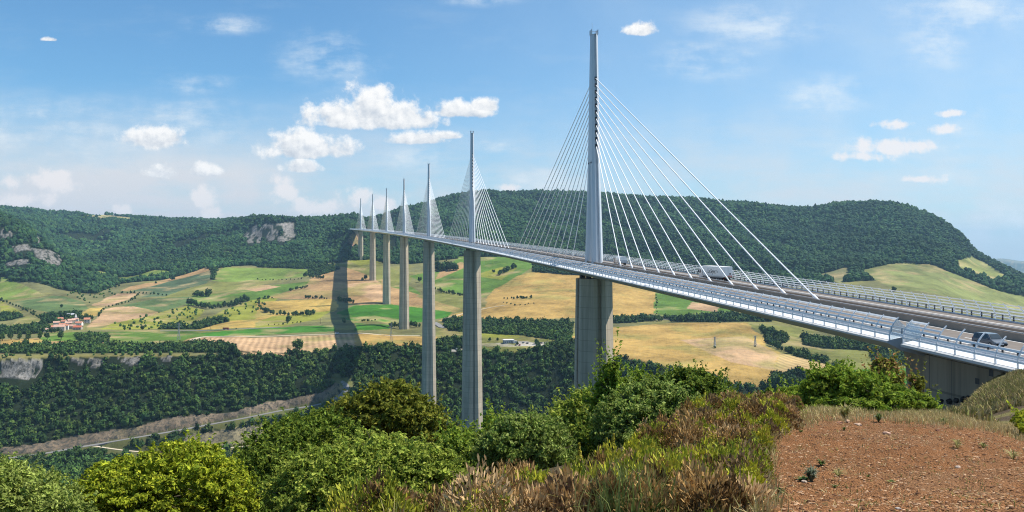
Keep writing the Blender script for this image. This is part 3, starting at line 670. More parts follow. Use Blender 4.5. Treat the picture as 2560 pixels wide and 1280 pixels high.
for sg in (-1, 1):
    vsweep('fairing_top', [(sg*15.58,-.38),(sg*13.35,.035),(sg*13.35,.015),(sg*15.58,-.40)], SG0, S1, M['steel_white'])
    vsweep('fairing_top', [(sg*15.58,-.38),(sg*13.35,.035),(sg*13.35,.015),(sg*15.58,-.40)], S0, SG1, M['steel_white'])
    vsweep('kerb', [(sg*13.0,.0),(sg*13.3,.0),(sg*13.3,.22),(sg*13.0,.22)], S0, S1, M['steel_white'])
    vsweep('roadway', flat(sg*1.95, sg*12.95, .03), S0, S1, M['asphalt'])
    vsweep('edge_line', flat(sg*2.45, sg*2.7, .036, .004), S0, S1, M['paint'])
    vsweep('edge_line', flat(sg*9.75, sg*10.0, .036, .004), S0, S1, M['paint'])
    lm = None
    for k_, s in enumerate(np.arange(S0, 460, 13.)):
        A = axis_np([s, s+4.5], sg*6.15-.09, .036); B = axis_np([s, s+4.5], sg*6.15+.09, .036); mb = MB()
        mb.add([A[0], B[0], B[1], A[1]], [(0, 1, 2, 3)]); vp(mb.build('lane_dash', M['paint'], viaduct))
    vsweep('median_barrier', [(sg*1.5,0.),(sg*1.9,0.),(sg*1.78,.95),(sg*1.58,.95)], S0, S1, M['median'])
    vsweep('median_rail', [(sg*1.6,1.04),(sg*1.8,1.04),(sg*1.8,1.15),(sg*1.6,1.15)], S0, S1, M['galv'])
vsweep('median_floor', flat(-1.45, 1.45, .05, .04), S0, S1, M['median'])
# zebra of pale panels on the first metres of median barrier
for s in (-214.5, -218.2, -225.):
    mb = MB(); A = axis_np([s, s-2.0], -1.93, .02); B = axis_np([s, s-2.0], -1.80, .93)
    mb.add([A[0], A[1], B[1], B[0], A[0]+[.03,0,0], A[1]+[.03,0,0], B[1]+[.03,0,0], B[0]+[.03,0,0]], [(0,1,2,3),(4,7,6,5),(0,4,5,1),(1,5,6,2),(2,6,7,3),(3,7,4,0)])
    vp(mb.build('barrier_panel', M['concrete'], viaduct))
# --- wind screens: curved ribs with five slats, guard rails inside them
RIB = [(15.62,-.46),(15.66,.2),(15.52,.85),(15.24,1.47),(14.84,2.05),(14.32,2.55)]
RIBL = [(a, b) for a, b in RIB]
def rib_pt(t):
    t = t*(len(RIB)-1); i = min(int(t), len(RIB)-2); f = t-i
    return RIB[i][0]*(1-f)+RIB[i+1][0]*f, RIB[i][1]*(1-f)+RIB[i+1][1]*f
def rib_mesh(mb, s, sg, top=1., w=.10, dep=.20):
    rings = []
    for k in range(8):
        t = top*k/7; x, z = rib_pt(t); x2, z2 = rib_pt(min(1, t+.02)); x1, z1 = rib_pt(max(0, t-.02))
        tx, tz = x2-x1, z2-z1; L_ = math.hypot(tx, tz); nx, nz = -tz/L_, tx/L_; q = dep*(1-.35*t)/2
        a = axis_np([s-w/2, s+w/2], sg*(x+nx*q), z+nz*q); c_ = axis_np([s-w/2, s+w/2], sg*(x-nx*q), z-nz*q)
        rings.append([a[0], a[1], c_[1], c_[0]])
    mb.loft(rings)
PITCH = 3.2
for sg, nnear in ((-1, 55), (1, 40)):
    slat_t = [.22, .38, .55, .72, .92]
    segs = []
    for k, t in enumerate(slat_t):
        x0, z0 = rib_pt(t-.034); x1, z1 = rib_pt(min(1, t+.034))
        sec = [(sg*x0, z0), (sg*x1, z1), (sg*(x1-.03), z1+.015), (sg*(x0-.04), z0+.005)]
        segs.append((sec, SG0-.1, S1)); 
        if k < 3: segs.append((sec, S0 if sg > 0 else -229., SG1+.1))
        elif sg > 0: segs.append((sec, S0, SG1+.1))
        else: segs.append((sec, SG1-3.2 if k == 4 else SG1-6.4, SG1+.1))
    scr_o = vsweep('wind_screen', segs[0][0], segs[0][1], segs[0][2], M['acrylic'])
    for sec, a, b2 in segs[1:]: vsweep('slat', sec, a, b2, M['acrylic'], parent=scr_o)
    ss = np.concatenate([np.arange(SG1-.1, (S0 if sg > 0 else -229.2), -PITCH)[::-1], np.arange(SG0, S1, PITCH)])
    ss = ss[np.argsort(ss)] if sg > 0 else ss
    near_i = np.argsort(np.abs(ss-(-215)))[:nnear]; rest = MB()
    for i, s in enumerate(ss):
        if i in set(near_i.tolist()):
            mb = MB(); rib_mesh(mb, s, sg, .62 if (sg < 0 and i == 0) else 1.); link_ = mb.build('rib', M['rib'], scr_o)
        else: rib_mesh(rest, s, sg)
    tag(rest.build('ribs', M['rib'], scr_o), kind='stuff')
    gr = vsweep('guard_rail', [(sg*12.95,.95),(sg*13.1,.95),(sg*13.1,1.05),(sg*12.95,1.05)], S0, S1, M['galv'])
    for zz in (.48, .72): vsweep('rail', [(sg*13.02,zz),(sg*13.08,zz),(sg*13.08,zz+.06),(sg*13.02,zz+.06)], S0, S1, M['galv'], parent=gr)
    ss = np.arange(S0+1, 1200, 2.25); rest = MB(); nn = 0
    for s in ss:
        c_, a_ = axis(s); Mx = Matrix.Translation(Vector(axis_np(s, sg*13.12, .22))) @ Matrix.Rotation(a_, 4, 'Z')
        if s > -235 and nn < 45: mb = MB(); mb.box(-.07, .07, -.09, .09, 0, .74, Mx); mb.build('post', M['dark'], gr); nn += 1
        else: rest.box(-.07, .07, -.09, .09, 0, .74, Mx)
    tag(rest.build('posts', M['dark'], gr), kind='stuff')
# clear end panels at the expansion joint
for s in (SG0-.05, SG1+.05):
    mb = MB(); P4 = [axis_np(s, -x, z) for x, z in ((15.5, -.35), (15.5, 1.2), (14.6, 2.4), (13.2, 1.2), (13.2, .2))]
    mb.add(P4+[p+np.array((0, .04, 0)) for p in P4], [(0,1,2,3,4), (9,8,7,6,5)]+[(i, (i+1) % 5, (i+1) % 5+5, i+5) for i in range(5)])
    vp(mb.build('end_panel', M['clear'], viaduct))
mb = MB()
P4 = [axis_np(s, -13.25, z) for s, z in ((SG0, .2), (SG1, .2), (SG1, 1.9), (SG0, 1.9))]
mb.add(P4+[p+np.array((.04, 0, 0)) for p in P4], [(0,1,2,3), (7,6,5,4), (0,4,5,1), (1,5,6,2), (2,6,7,3), (3,7,4,0)]); vp(mb.build('end_panel', M['clear'], viaduct))
# --- piers
PH = [94.5, 245., 221., 144., 136., 111., 77.5]
def pier_ring(h, W_, L_, side, gap, c_, T):
    if side < 0: pts = [(-W_,-gap),(-W_,-(L_-c_)),(-(W_-c_),-L_),(-.75,-L_),(-.75,-L_+.9),(.75,-L_+.9),(.75,-L_),(W_-c_,-L_),(W_,-(L_-c_)),(W_,-gap)]
    else: pts = [(W_,gap),(W_,L_-c_),(W_-c_,L_),(.75,L_),(.75,L_-.9),(-.75,L_-.9),(-.75,L_),(-(W_-c_),L_),(-W_,L_-c_),(-W_,gap)]
    return [T @ Vector((x, y, -h)) for x, y in pts]
for i, H in enumerate(PH):
    s = 342.*i; c0, a0 = axis(s); T = Matrix.Translation(c0) @ Matrix.Rotation(a0, 4, 'Z'); mb = MB()
    hs = min(90., H*.72); bot = H+4.2+14
    for side in (-1, 1):
        rings = []
        for h in np.concatenate([np.linspace(5.4, 5.4+hs, 8), np.linspace(5.4+hs+1, bot, 8)]):
            W_, L_ = 5.95+.0105*h, 7.4+.022*h; gap = max(.0, 1.25*(1-((h-5.4)/hs)**3)) if h < 5.4+hs else 0.
            rings.append(pier_ring(h, W_, L_, side, gap+.001, 3.8, T))
        mb.loft(rings)
    po = vp(mb.build('pier', M['concrete'], viaduct))
    for sx in (-1, 1):
        for sy in (-1, 1):
            mb = MB(); mb.box(sx*3.3-.9, sx*3.3+.9, sy*4.4-.9, sy*4.4+.9, -5.42, -3.6, T); mb.build('bearing', M['dark'], po)
# --- masts with stays
def mring(wx, yc, ly, c_, z, T, groove=(1, 1), g=.42, gdp=.55):
    n_ = [(-wx, yc-(ly-c_)), (-(wx-c_), yc-ly)]
    n_ += [(-g, yc-ly), (-g, yc-ly+gdp*groove[0]), (g, yc-ly+gdp*groove[0]), (g, yc-ly)]
    n_ += [(wx-c_, yc-ly), (wx, yc-(ly-c_)), (wx, yc+(ly-c_)), (wx-c_, yc+ly), (g, yc+ly), (g, yc+ly-gdp*groove[1]), (-g, yc+ly-gdp*groove[1]), (-g, yc+ly), (-(wx-c_), yc+ly), (-wx, yc+(ly-c_))]
    return [T @ Vector((x, y, z)) for x, y in n_]
ZSPL = 38.
def wxz(z): return 1.85 - z/87*.68
def lyz(z): return 3.55 - (z-ZSPL)/(87-ZSPL)*1.75
anchor_z = [44+2.5*k for k in range(11)]; anchor_s = [33.6+12.51*k for k in range(11)]
for i in range(7):
    s = 342.*i; c0, a0 = axis(s); T = Matrix.Translation(c0) @ Matrix.Rotation(a0, 4, 'Z'); mb = MB()
    for sd in (-1, 1):
        mb.loft([mring(wxz(z), sd*(4.7-3.05*z/ZSPL), 2.2-.32*z/ZSPL, .85, z, T, (1, 0) if sd < 0 else (0, 1)) for z in np.linspace(.02, ZSPL, 6)])
    mb.loft([mring(wxz(z), 0, lyz(z), .8, z, T) for z in np.linspace(ZSPL-.6, 85.6, 8)])
    zt = 85.6; w_, l_ = wxz(zt), lyz(zt)
    for sx in (-1, 1): mb.box(sx*w_-.16, sx*w_+.16, -l_*.75, l_*.75, zt, 87.3, T)
    mb.m = 1
    for k in range(11):
        for sd in (-1, 1): y_ = sd*(lyz(anchor_z[k])-.25); mb.box(-.38, .38, min(y_, y_+sd*.5), max(y_, y_+sd*.5), anchor_z[k]-.7, anchor_z[k]+.45, T)
    mo = vp(mb.build('mast', [M['mast'], M['dark']], viaduct))
    if i < 4:
        mb = MB(); mb.box(-w_-.2, w_+.2, -.05, .05, 86.6, 86.7, T); mb.box(-w_-.2, w_+.2, -1., -.9, 86.6, 86.7, T); mb.build('top_railing', M['galv'], mo)
        mb = MB(); mb.tube([T @ Vector((-.7, 0, 85)), T @ Vector((-.7, 0, 90))], .05, 5); mb.build('antenna', M['galv'], mo)
    rest = MB()
    for k in range(11):
        for sd in (-1, 1):
            e = Vector(axis_np(s+sd*anchor_s[k], 0, .35)); a_ = T @ Vector((0, sd*(lyz(anchor_z[k])-.3), anchor_z[k])); v_ = (a_-e).normalized()
            mb = rest if i >= 4 else MB()
            mb.tube([e, e+v_*2.4, e+v_*2.6, a_], [.31, .29, .15, .15], 8)
            if i < 4: mb.build('stay_cable', M['cable'], mo, smooth=True)
    if i >= 4: tag(rest.build('stay_cables', M['cable'], mo), kind='stuff')
# --- north abutment
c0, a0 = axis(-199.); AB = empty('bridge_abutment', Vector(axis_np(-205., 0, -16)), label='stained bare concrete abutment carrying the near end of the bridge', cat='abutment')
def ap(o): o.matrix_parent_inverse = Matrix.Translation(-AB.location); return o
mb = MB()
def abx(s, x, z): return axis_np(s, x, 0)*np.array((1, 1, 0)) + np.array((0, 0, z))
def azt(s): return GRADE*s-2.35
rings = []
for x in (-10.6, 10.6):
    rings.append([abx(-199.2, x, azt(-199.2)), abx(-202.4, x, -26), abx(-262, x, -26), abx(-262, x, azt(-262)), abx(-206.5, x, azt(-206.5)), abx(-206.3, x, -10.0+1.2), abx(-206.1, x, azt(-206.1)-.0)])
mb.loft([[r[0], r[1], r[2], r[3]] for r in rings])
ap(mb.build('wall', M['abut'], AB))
mb = MB()
for s in (-204.6, -208.9, -213.2, -217.5): mb.add([abx(s+e1, -10.6-e2, z) for z in (-25, azt(s)) for e1 in (-.04, .04) for e2 in (-.02, .012)], [(0,1,3,2),(4,6,7,5),(0,2,6,4),(1,5,7,3),(0,4,5,1),(2,3,7,6)])
ap(mb.build('joint_groove', M['dark'], AB))
def apanel(name, u0, v0, w, h, mat):
    # a plate on the east face, its place read off along the wall
    best = min(np.arange(-240, -198, .1), key=lambda s_: abs(to_ud(*axis_np(s_, -10.6, 0)[:2])[0]-u0)); d_ = to_ud(*axis_np(best, -10.6, 0)[:2])[1]
    z_ = CZ-(v0-Y0)*d_/F; mb = MB()
    mb.add([abx(best+e1*w/2, -10.6-e2, z_+e3*h/2) for e3 in (-1, 1) for e1 in (-1, 1) for e2 in (-.02, .03)], [(0,1,3,2),(4,6,7,5),(0,2,6,4),(1,5,7,3),(0,4,5,1),(2,3,7,6)])
    return ap(mb.build(name, mat, AB))
apanel('vent', 2443, 953, .7, .7, M['dark']); apanel('vent', 2479, 933, .7, .75, M['dark']); apanel('door', 2494, 944, .95, 1.5, M['median'])
mb = MB(); mb.add([abx(s_, x_, z_) for z_ in (-10.5, -7.75) for s_ in (-226.2, -225.4) for x_ in (-15.8, -10.7)], [(0,2,3,1),(4,5,7,6),(0,1,5,4),(2,6,7,3),(0,4,6,2),(1,3,7,5)])
mb.add([abx(s_, x_, z_) for z_ in (-8.2, -7.7) for s_ in (-250, -226.2) for x_ in (-15.8, -15.2)], [(0,2,3,1),(4,5,7,6),(0,1,5,4),(2,6,7,3),(0,4,6,2),(1,3,7,5)])
ap(mb.build('wing_wall', M['concrete'], AB))
c8, a8 = axis(2262.); mb = MB(); T8 = Matrix.Translation(c8) @ Matrix.Rotation(a8, 4, 'Z'); mb.box(-11, 11, -8, 20, -30, -2.4, T8); mb.box(-13, 13, -1, 30, -2.3, -.2, T8)
tag(mb.build('south_abutment', M['concrete']), 'concrete end block where the far end of the bridge meets the hill', 'abutment')
# #SECTION_THINGS
# ------------------------------------------------------------------ THE NEAR HILLTOP
ND = [0, 5, 8, 12, 16, 20, 28, 40, 60, 90, 125]
NS = {
-3000: [3.7,3.3,2.4,1.1,-.3,-1.7,-4.6,-9,-16,-26.5,-38], 600: [3.7,3.3,2.4,1.1,-.3,-1.7,-4.6,-9,-16,-26.5,-38],
900: [3.7,3.5,2.5,1.35,.2,-1.3,-4.3,-8.8,-16,-26.5,-38], 1300: [3.7,3.55,2.65,1.95,.8,-.6,-3.8,-8.5,-15.5,-26,-37.5],
1500: [3.7,3.55,2.75,2.2,1.3,.2,-2.8,-7.2,-13,-23,-33],1620: [3.7,3.55,2.85,2.35,1.65,.7,-2,-6,-11,-17,-24], 1760: [3.7,3.55,2.92,2.45,2.05,1.35,-.6,-5,-10,-17,-24],
1900: [3.7,3.55,2.95,2.45,2.05,1.5,-.2,-4,-9,-15.5,-24], 2100: [3.7,3.55,2.95,2.45,1.95,1.35,-.5,-3.6,-8,-14,-23],
2300: [3.7,3.55,2.95,2.45,1.95,1.3,-.6,-3.7,-8.2,-13.6,-22], 2400: [3.7,3.55,2.95,2.42,1.9,1.2,-.5,-2.9,-6.6,-12.6,-18],
2470: [3.7,3.55,2.95,2.40,1.8,1.0,-.55,-2.6,-5.2,-9.0,-14], 2560: [3.7,3.55,2.95,2.35,1.65,.8,-.5,-2.1,-4.7,-7.6,-10], 2800: [3.7,3.55,2.9,2.3,1.5,.6,-.3,-1.4,-3.9,-8.,-9.5], 4600: [3.7,3.5,2.9,2.2,1.4,.6,0,-1,-3.5,-8,-9.5]}
ns_u = np.array(sorted(NS), float); ns_z = np.array([NS[int(u)] for u in ns_u])
nu_ = np.concatenate([np.arange(-3000, -200, 70), np.arange(-200, 2760, 7), np.arange(2760, 4600, 60)]).astype(float)
nd_ = np.concatenate([np.linspace(3.2, 24, 210, endpoint=False), np.linspace(24, 118, 150)])
kz = np.stack([pchip(ns_u, ns_z[:, k], nu_) for k in range(len(ND))], 1)
NZ = np.stack([pchip(np.array(ND, float), kz[c], nd_) for c in range(len(nu_))])
NU, NDD = np.meshgrid(nu_, nd_, indexing='ij'); NX, NY = uvd(NU, NDD)
NV = Y0+(CZ-NZ)*F/NDD
DIRT = [(1898,1320),(1888,1200),(1900,1120),(1950,1046),(2060,1031),(2200,1034),(2350,1044),(2480,1062),(2560,1078),(2800,1120),(4600,1400),(4600,1500),(1898,1500)]
nwu = NU+vnoise(NX, NY, .5, 81, 3)*26; nwv = NV+vnoise(NX, NY, .5, 82, 3)*9
dirt = inpoly(nwu, nwv, DIRT) & (NDD < 26)
NZ += vnoise(NX, NY, 1.7, 83, 4)*.07*np.clip(NDD/10, .5, 1.5)+vnoise(NX, NY, 9, 84, 3)*.35*np.clip((NDD-24)/20, 0, 1)
NZ += dirt*vnoise(NX, NY, .16, 85, 3)*.035
NCOL = np.zeros(NX.shape+(3,)); NCOL[:] = (.13,.10,.055)
soil = np.array((.29,.134,.056)); NCOL[dirt] = soil
emb = (NDD > 26) & (NU > 2330); NCOL[emb] = (.13,.095,.06)
k = (np.clip(vnoise(NX, NY, .9, 87, 4)*1.6, 0, 1)*dirt*.6)[..., None]; NCOL = NCOL*(1-k)+np.array((.27,.165,.09))*k
k = np.clip(vnoise(NX, NY, 2.6, 86, 4)*1.8+.3, 0, 1)[..., None]*emb[..., None]; NCOL = NCOL*(1-k)+np.array((.23,.20,.075))*k
strw = (~dirt) & (NDD < 27) & (NU > 1860); NCOL[strw] = (.34,.25,.12)
flo = (NDD > 55) & (NU > 2240) & (NU < 2440); NCOL[flo] = (.22,.20,.18)
def near_z(u, d):
    iu = np.clip(np.interp(u, nu_, np.arange(len(nu_))), 0, len(nu_)-1.001); jd = np.clip(np.interp(d, nd_, np.arange(len(nd_))), 0, len(nd_)-1.001)
    i = iu.astype(int); j = jd.astype(int); a = iu-i; b2 = jd-j
    return NZ[i, j]*(1-a)*(1-b2)+NZ[i+1, j]*a*(1-b2)+NZ[i, j+1]*(1-a)*b2+NZ[i+1, j+1]*a*b2
m, nt, b = mat_new('hill_soil'); g = N(nt, 'ShaderNodeNewGeometry').outputs['Position']
a = N(nt, 'ShaderNodeAttribute', attribute_name='tint').outputs['Color']
f1 = noise(nt, g, 1.3, 6, .6); f2 = noise(nt, g, 22., 5, .7)
vo = N(nt, 'ShaderNodeTexVoronoi', {'Scale': 48., 'Vector': g}); vo2 = N(nt, 'ShaderNodeTexVoronoi', {'Scale': 110., 'Vector': g})
v = math_(nt, 'ADD', math_(nt, 'MULTIPLY_ADD', f1, .7, .25), math_(nt, 'MULTIPLY', f2, .75))
c = mixc(nt, 1., a, v, 'MULTIPLY')
sv = N(nt, 'ShaderNodeSeparateXYZ'); nt.links.new(vo.outputs['Color'], sv.inputs[0])
c = mixc(nt, math_(nt, 'MULTIPLY', math_(nt, 'GREATER_THAN', sv.outputs[0], .8), .3), c, mixc(nt, 1., c, (1.4, 1.38, 1.35), 'MULTIPLY'))
c = mixc(nt, math_(nt, 'MULTIPLY', math_(nt, 'LESS_THAN', sv.outputs[1], .2), .35), c, mixc(nt, 1., c, (.4, .38, .38), 'MULTIPLY'))
nt.links.new(c, b.inputs['Base Color']); b.inputs['Roughness'].default_value = .95; b.inputs['Specular IOR Level'].default_value = .06
hgt = math_(nt, 'ADD', math_(nt, 'MULTIPLY', vo.outputs['Distance'], -1.), math_(nt, 'ADD', math_(nt, 'MULTIPLY', vo2.outputs['Distance'], -.4), math_(nt, 'MULTIPLY', f2, .8)))
bn = N(nt, 'ShaderNodeBump', {'Strength': 1., 'Distance': .032, 'Height': hgt}); nt.links.new(bn.outputs[0], b.inputs['Normal']); M['hill'] = m
a_, b_ = NX.shape; ids = np.arange(a_*b_).reshape(a_, b_)
V_ = np.stack([NX, NY, NZ], -1).reshape(-1, 3)
Q_ = np.stack([ids[:-1, :-1], ids[1:, :-1], ids[1:, 1:], ids[:-1, 1:]], -1).reshape(-1, 4)
# the ground goes on under and behind the viewer
e = ids[:, 0]; px, py = V_[e, 0], V_[e, 1]
bl = np.linspace(-1, 1, len(e)); bx_, by_ = uvd(1280+0*bl, -30.); back = np.stack([bx_+RT[0]*bl*60, by_+RT[1]*bl*60, 0*bl+3.9], -1); nb0 = len(V_); V_ = np.concatenate([V_, back])
Q_ = np.concatenate([Q_, np.stack([nb0+np.arange(len(e)-1), nb0+1+np.arange(len(e)-1), e[1:], e[:-1]], 1)])
tag(link('hilltop_ground', np_mesh('hilltop_ground', V_, Q_, smooth=True, cols={'tint': np.concatenate([NCOL.reshape(-1, 3), np.tile(soil, (len(e), 1))])}, mats=[M['hill']])), kind='structure')

def near_hit(u, v):
    i = int(np.clip(np.interp(u, nu_, np.arange(len(nu_))), 0, len(nu_)-1)); col = Y0+(CZ-NZ[i])*F/nd_
    idx = np.nonzero(col <= v)[0]; d = nd_[idx[0]] if len(idx) else 20.
    x, y = uvd(u, d); return float(x), float(y), float(near_z(np.array([u]), np.array([d]))[0]), float(d)
us = rng.uniform(-2600, 1840, 9000); ds = np.sqrt(rng.uniform(26**2, 116**2, 9000)); zs = near_z(us, ds); rs = rng.uniform(.35, .95, 9000)
vt_ = Y0+(CZ-zs-rs*1.6)*F/ds; kk = (vt_ > 1150) | (us < -150); us, ds, zs, rs = us[kk][:2600], ds[kk][:2600], zs[kk][:2600], rs[kk][:2600]; xs, ys = uvd(us, ds)
tag(link('hillside_scrub', clump_crowns(xs, ys, zs-.3*rs, rs, 'hillside_scrub', 26, tint=np.array((1.7, 1.6, 1.)))), 'low scrub covering the steep hillside below the viewpoint', 'scrub', kind='stuff')
# ------------------------------------------------------------------ shrubs, leaf by leaf
def leaf_cloud(P, nrm, L_, wr=.5, col=None, seed=0):
    n = len(P); t = np.cross(nrm, rng.normal(0, 1, (n, 3))); t /= np.linalg.norm(t, axis=1, keepdims=True); bq = np.cross(nrm, t)
    L_ = L_[:, None]; up = nrm*L_*.12
    q = np.stack([P-t*L_*.5, P+bq*L_*wr*.5+up, P+t*L_*.5, P-bq*L_*wr*.5+up], 1)
    return q.reshape(-1, 3), np.arange(n*4).reshape(-1, 4)
def bush(label, lobes, cols, leaf=9., dens=1., name='shrub', cat='shrub', group=None, trunk=True, wr=.55, base=None):
    """lobes: (u, v, half width, half height in the survey picture, depth)"""
    Vs, Cs = [], []; cs = np.array(cols); k0 = lobes[0]
    u0, v0, ru0, rv0, d0 = k0; bx0, by0 = uvd(u0, d0); bz0 = CZ-(max(l[1]+l[3]*.9 for l in lobes)-Y0)*d0/F if base is None else base
    bz0 = float(min(bz0, near_z(np.array([u0]), np.array([d0]))[0]+.3))
    t = empty(name, (float(bx0), float(by0), bz0), 0, label=label, cat=cat, group=group); org = np.array((bx0, by0, bz0))
    cens = []
    for (u, v, ru, rv, d) in lobes:
        x, y = uvd(u, d); c0_ = np.array((x, y, CZ-(v-Y0)*d/F)); R_ = np.array((ru*d/F, ru*d/F*.9, rv*d/F)); cens.append((c0_, R_))
        n = int(1.25*ru*rv*dens*(81./(leaf*leaf))); ns = max(16, int(ru*rv/75)+12)
        sd_ = rng.normal(0, 1, (ns, 3)); sd_ /= np.linalg.norm(sd_, axis=1, keepdims=True)
        sc_ = sd_*rng.uniform(.45, 1.06, (ns, 1))**.6; sr = rng.uniform(.7, 1.5, ns)*1.05/math.sqrt(ns)+.015
        w_ = sr**2; w_ /= w_.sum(); k = rng.choice(ns, n, p=w_)
        dr = rng.normal(0, 1, (n, 3)); dr /= np.linalg.norm(dr, axis=1, keepdims=True); rr = rng.uniform(.05, 1.25, n)**.6
        p = sc_[k]+dr*(rr*sr[k])[:, None]
        core = rng.random(n) < .16; q = rng.normal(0, 1, (n, 3)); q /= np.linalg.norm(q, axis=1, keepdims=True); p[core] = (q*rng.uniform(.3, .8, (n, 1)))[core]
        P = c0_+p*R_
        nr = dr*.5+p*.5+rng.normal(0, .8, (n, 3))+np.array((0, 0, .45)); nr /= np.linalg.norm(nr, axis=1, keepdims=True)
        # young shoots stand out of the crown
        nsp = int(ru*rv/75); so_ = rng.normal(0, 1, (nsp, 3)); so_[:, 2] = np.abs(so_[:, 2])*.9+.1; so_ /= np.linalg.norm(so_, axis=1, keepdims=True); npl = 13
        sdir = so_*.8+np.array((0, 0, .7))+rng.normal(0, .35, (nsp, 3)); sl = rng.uniform(9, 34, nsp)/ru
        tt = np.tile(np.linspace(0, 1, npl), nsp); q_ = np.repeat(np.arange(nsp), npl); n2 = len(q_)
        ps = so_[q_]*.9+sdir[q_]*(sl[q_]*tt)[:, None]+rng.normal(0, 1, (n2, 3))*((5/ru)*(1.1-tt))[:, None]
        P = np.concatenate([P, c0_+ps*R_]); nr2 = rng.normal(0, 1, (n2, 3))+np.array((0, 0, .5)); nr = np.concatenate([nr, nr2/np.linalg.norm(nr2, axis=1, keepdims=True)]); k = np.concatenate([k, rng.integers(0, ns, n2)]); n += n2
        L_ = leaf*1.15*d/F*rng.uniform(.45, 1.5, n)
        vv, _ = leaf_cloud(P-org, nr, L_, wr); Vs.append(vv)
        subtone = rng.uniform(.7, 1.3, ns)
        c = 1.75*cs[rng.integers(0, len(cs), n)]*(rng.uniform(.7, 1.35, n)*subtone[k])[:, None]; Cs.append(np.repeat(c, 4, 0))
    V = np.concatenate(Vs); me = np_mesh('foliage', V, np.arange(len(V)).reshape(-1, 4), cols={'tint': np.concatenate(Cs)}, mats=[M['leaf']])
    link('foliage', me, t)
    if trunk:
        mb = MB()
        for c0_, R_ in cens:
            for q in range(3):
                e = c0_-org+R_*rng.normal(0, .38, 3); p0 = np.array((rng.normal(0, .06), rng.normal(0, .06), -.5)); mid_ = (p0+e)/2+rng.normal(0, .12, 3)*R_
                mb.tube([p0, mid_, e], [.05, .032, .012], 5)
            for q in range(9):
                dv_ = rng.normal(0, 1, 3); dv_[2] = abs(dv_[2]); dv_ /= np.linalg.norm(dv_); e0 = c0_-org+R_*dv_*.35; e1 = c0_-org+R_*dv_*rng.uniform(.95, 1.18); mb.tube([e0, (e0+e1)/2+rng.normal(0, .04, 3)*R_, e1], [.016, .010, .004], 4)
        mb.build('stem', M['bark'], t)
    return t
YG = [(.21,.235,.018),(.17,.205,.018),(.25,.26,.022),(.12,.155,.016)]
LG = [(.18,.215,.032),(.145,.185,.028),(.225,.245,.045),(.10,.135,.022)]
SG = [(.125,.165,.034),(.15,.19,.045),(.09,.13,.024),(.185,.215,.06)]
DG = [(.075,.11,.016),(.10,.14,.02),(.055,.085,.013),(.14,.17,.022)]
OL = [(.10,.115,.016),(.13,.135,.02),(.08,.095,.014),(.16,.155,.022)]
BG = [(.11,.16,.018),(.14,.19,.022),(.08,.125,.015),(.17,.205,.026)]
OR = [(.22,.13,.05),(.18,.14,.04),(.26,.12,.06),(.16,.15,.04)]
bush('silvery green shrub cut by the bottom left corner of the view', [(40,1282,150,100,13),(-60,1262,120,110,13),(150,1315,80,60,12.5),(10,1200,60,40,13.4)], [(.17,.205,.045),(.14,.175,.035),(.20,.23,.06)], 9)
bush('big rounded yellow green shrub at the lower left', [(420,1240,190,95,15),(320,1230,120,80,15.3),(500,1220,110,80,14.7),(430,1165,90,50,15),(500,1140,46,34,15.2),(260,1262,70,60,15),(570,1262,70,70,14.6)], YG, 9)
bush('dark shrub between the two big rounded ones at lower left', [(660,1230,70,110,19),(700,1150,100,90,20),(780,1090,110,60,21),(640,1290,60,60,18)], DG, 8.5)
bush('broad pale green shrub filling the bottom left of centre', [(930,1204,200,95,13.5),(820,1214,130,90,13.8),(1050,1196,110,80,13.4),(930,1136,110,52,14),(820,1270,130,60,13),(1000,1270,150,60,12.6),(720,1250,60,60,14)], LG, 9)
bush('dark olive shrub rising below the second tallest pair of piers', [(960,1030,110,62,25),(900,1060,90,60,25.5),(1035,1052,80,46,24.5),(985,988,60,32,25),(1105,1108,52,44,24)], OL, 8.5)
bush('mid green shrub standing before the foot of the third pier', [(1192,1128,70,54,20),(1140,1135,60,58,20.4),(1238,1118,50,56,19.6),(1235,1062,26,22,20.2)], BG, 8.5)
bush('rounded silvery shrub in the middle of the foreground', [(1310,1120,100,72,15),(1260,1140,70,60,15.3),(1370,1130,66,60,14.8),(1320,1070,60,34,15.1)], SG, 8.5)
bush('green shrub left of the foot of the nearest pier', [(1440,1055,66,58,21),(1400,1090,50,56,21.5),(1460,1010,36,34,21),(1480,1090,60,60,20.5)], LG, 8.)
bush('tall slender green shrub in front of the nearest pier', [(1522,975,32,62,19),(1505,1030,42,50,19),(1555,1000,40,46,19),(1530,925,16,26,19),(1590,960,28,30,19.4)], BG, 8.)
bush('dense grey green shrub right of the nearest pier', [(1610,1040,110,66,17),(1540,1070,70,56,17.3),(1680,1030,70,60,16.8),(1620,985,64,34,17.2),(1590,1090,90,50,16.6)], SG, 8.)
bush('dark green shrub behind the grey green one', [(1720,970,74,46,24),(1665,985,56,44,24.4),(1770,985,46,42,24),(1800,1000,40,36,24)], DG, 8.)
bush('large glossy green shrub before the concrete abutment', [(2110,980,100,56,24),(2040,1010,70,46,24.5),(2180,995,80,54,23.5),(2085,945,60,32,24),(2140,1025,110,36,23),(2250,1010,70,36,23),(2310,1020,44,26,23)], BG, 8., dens=1.15)
bush('reddish topped shrub sticking out of the glossy green one', [(2215,955,40,46,25),(2208,918,26,22,25),(2240,975,30,40,25)], OL+OR, 7., dens=1.6)
bush('thin young tree standing alone before the abutment wall', [(2292,965,15,20,26),(2280,945,9,11,26),(2305,955,10,10,26),(2290,995,14,20,26)], OL, 7., dens=.6)
bush('low green bush at the right edge of the view', [(2556,1045,26,24,16),(2575,1065,40,24,15.5)], YG, 7.)
bush('dark shrub low between the two silvery foreground shrubs', [(1230,1195,70,50,17),(1170,1180,60,60,17.5)], DG, 8.)
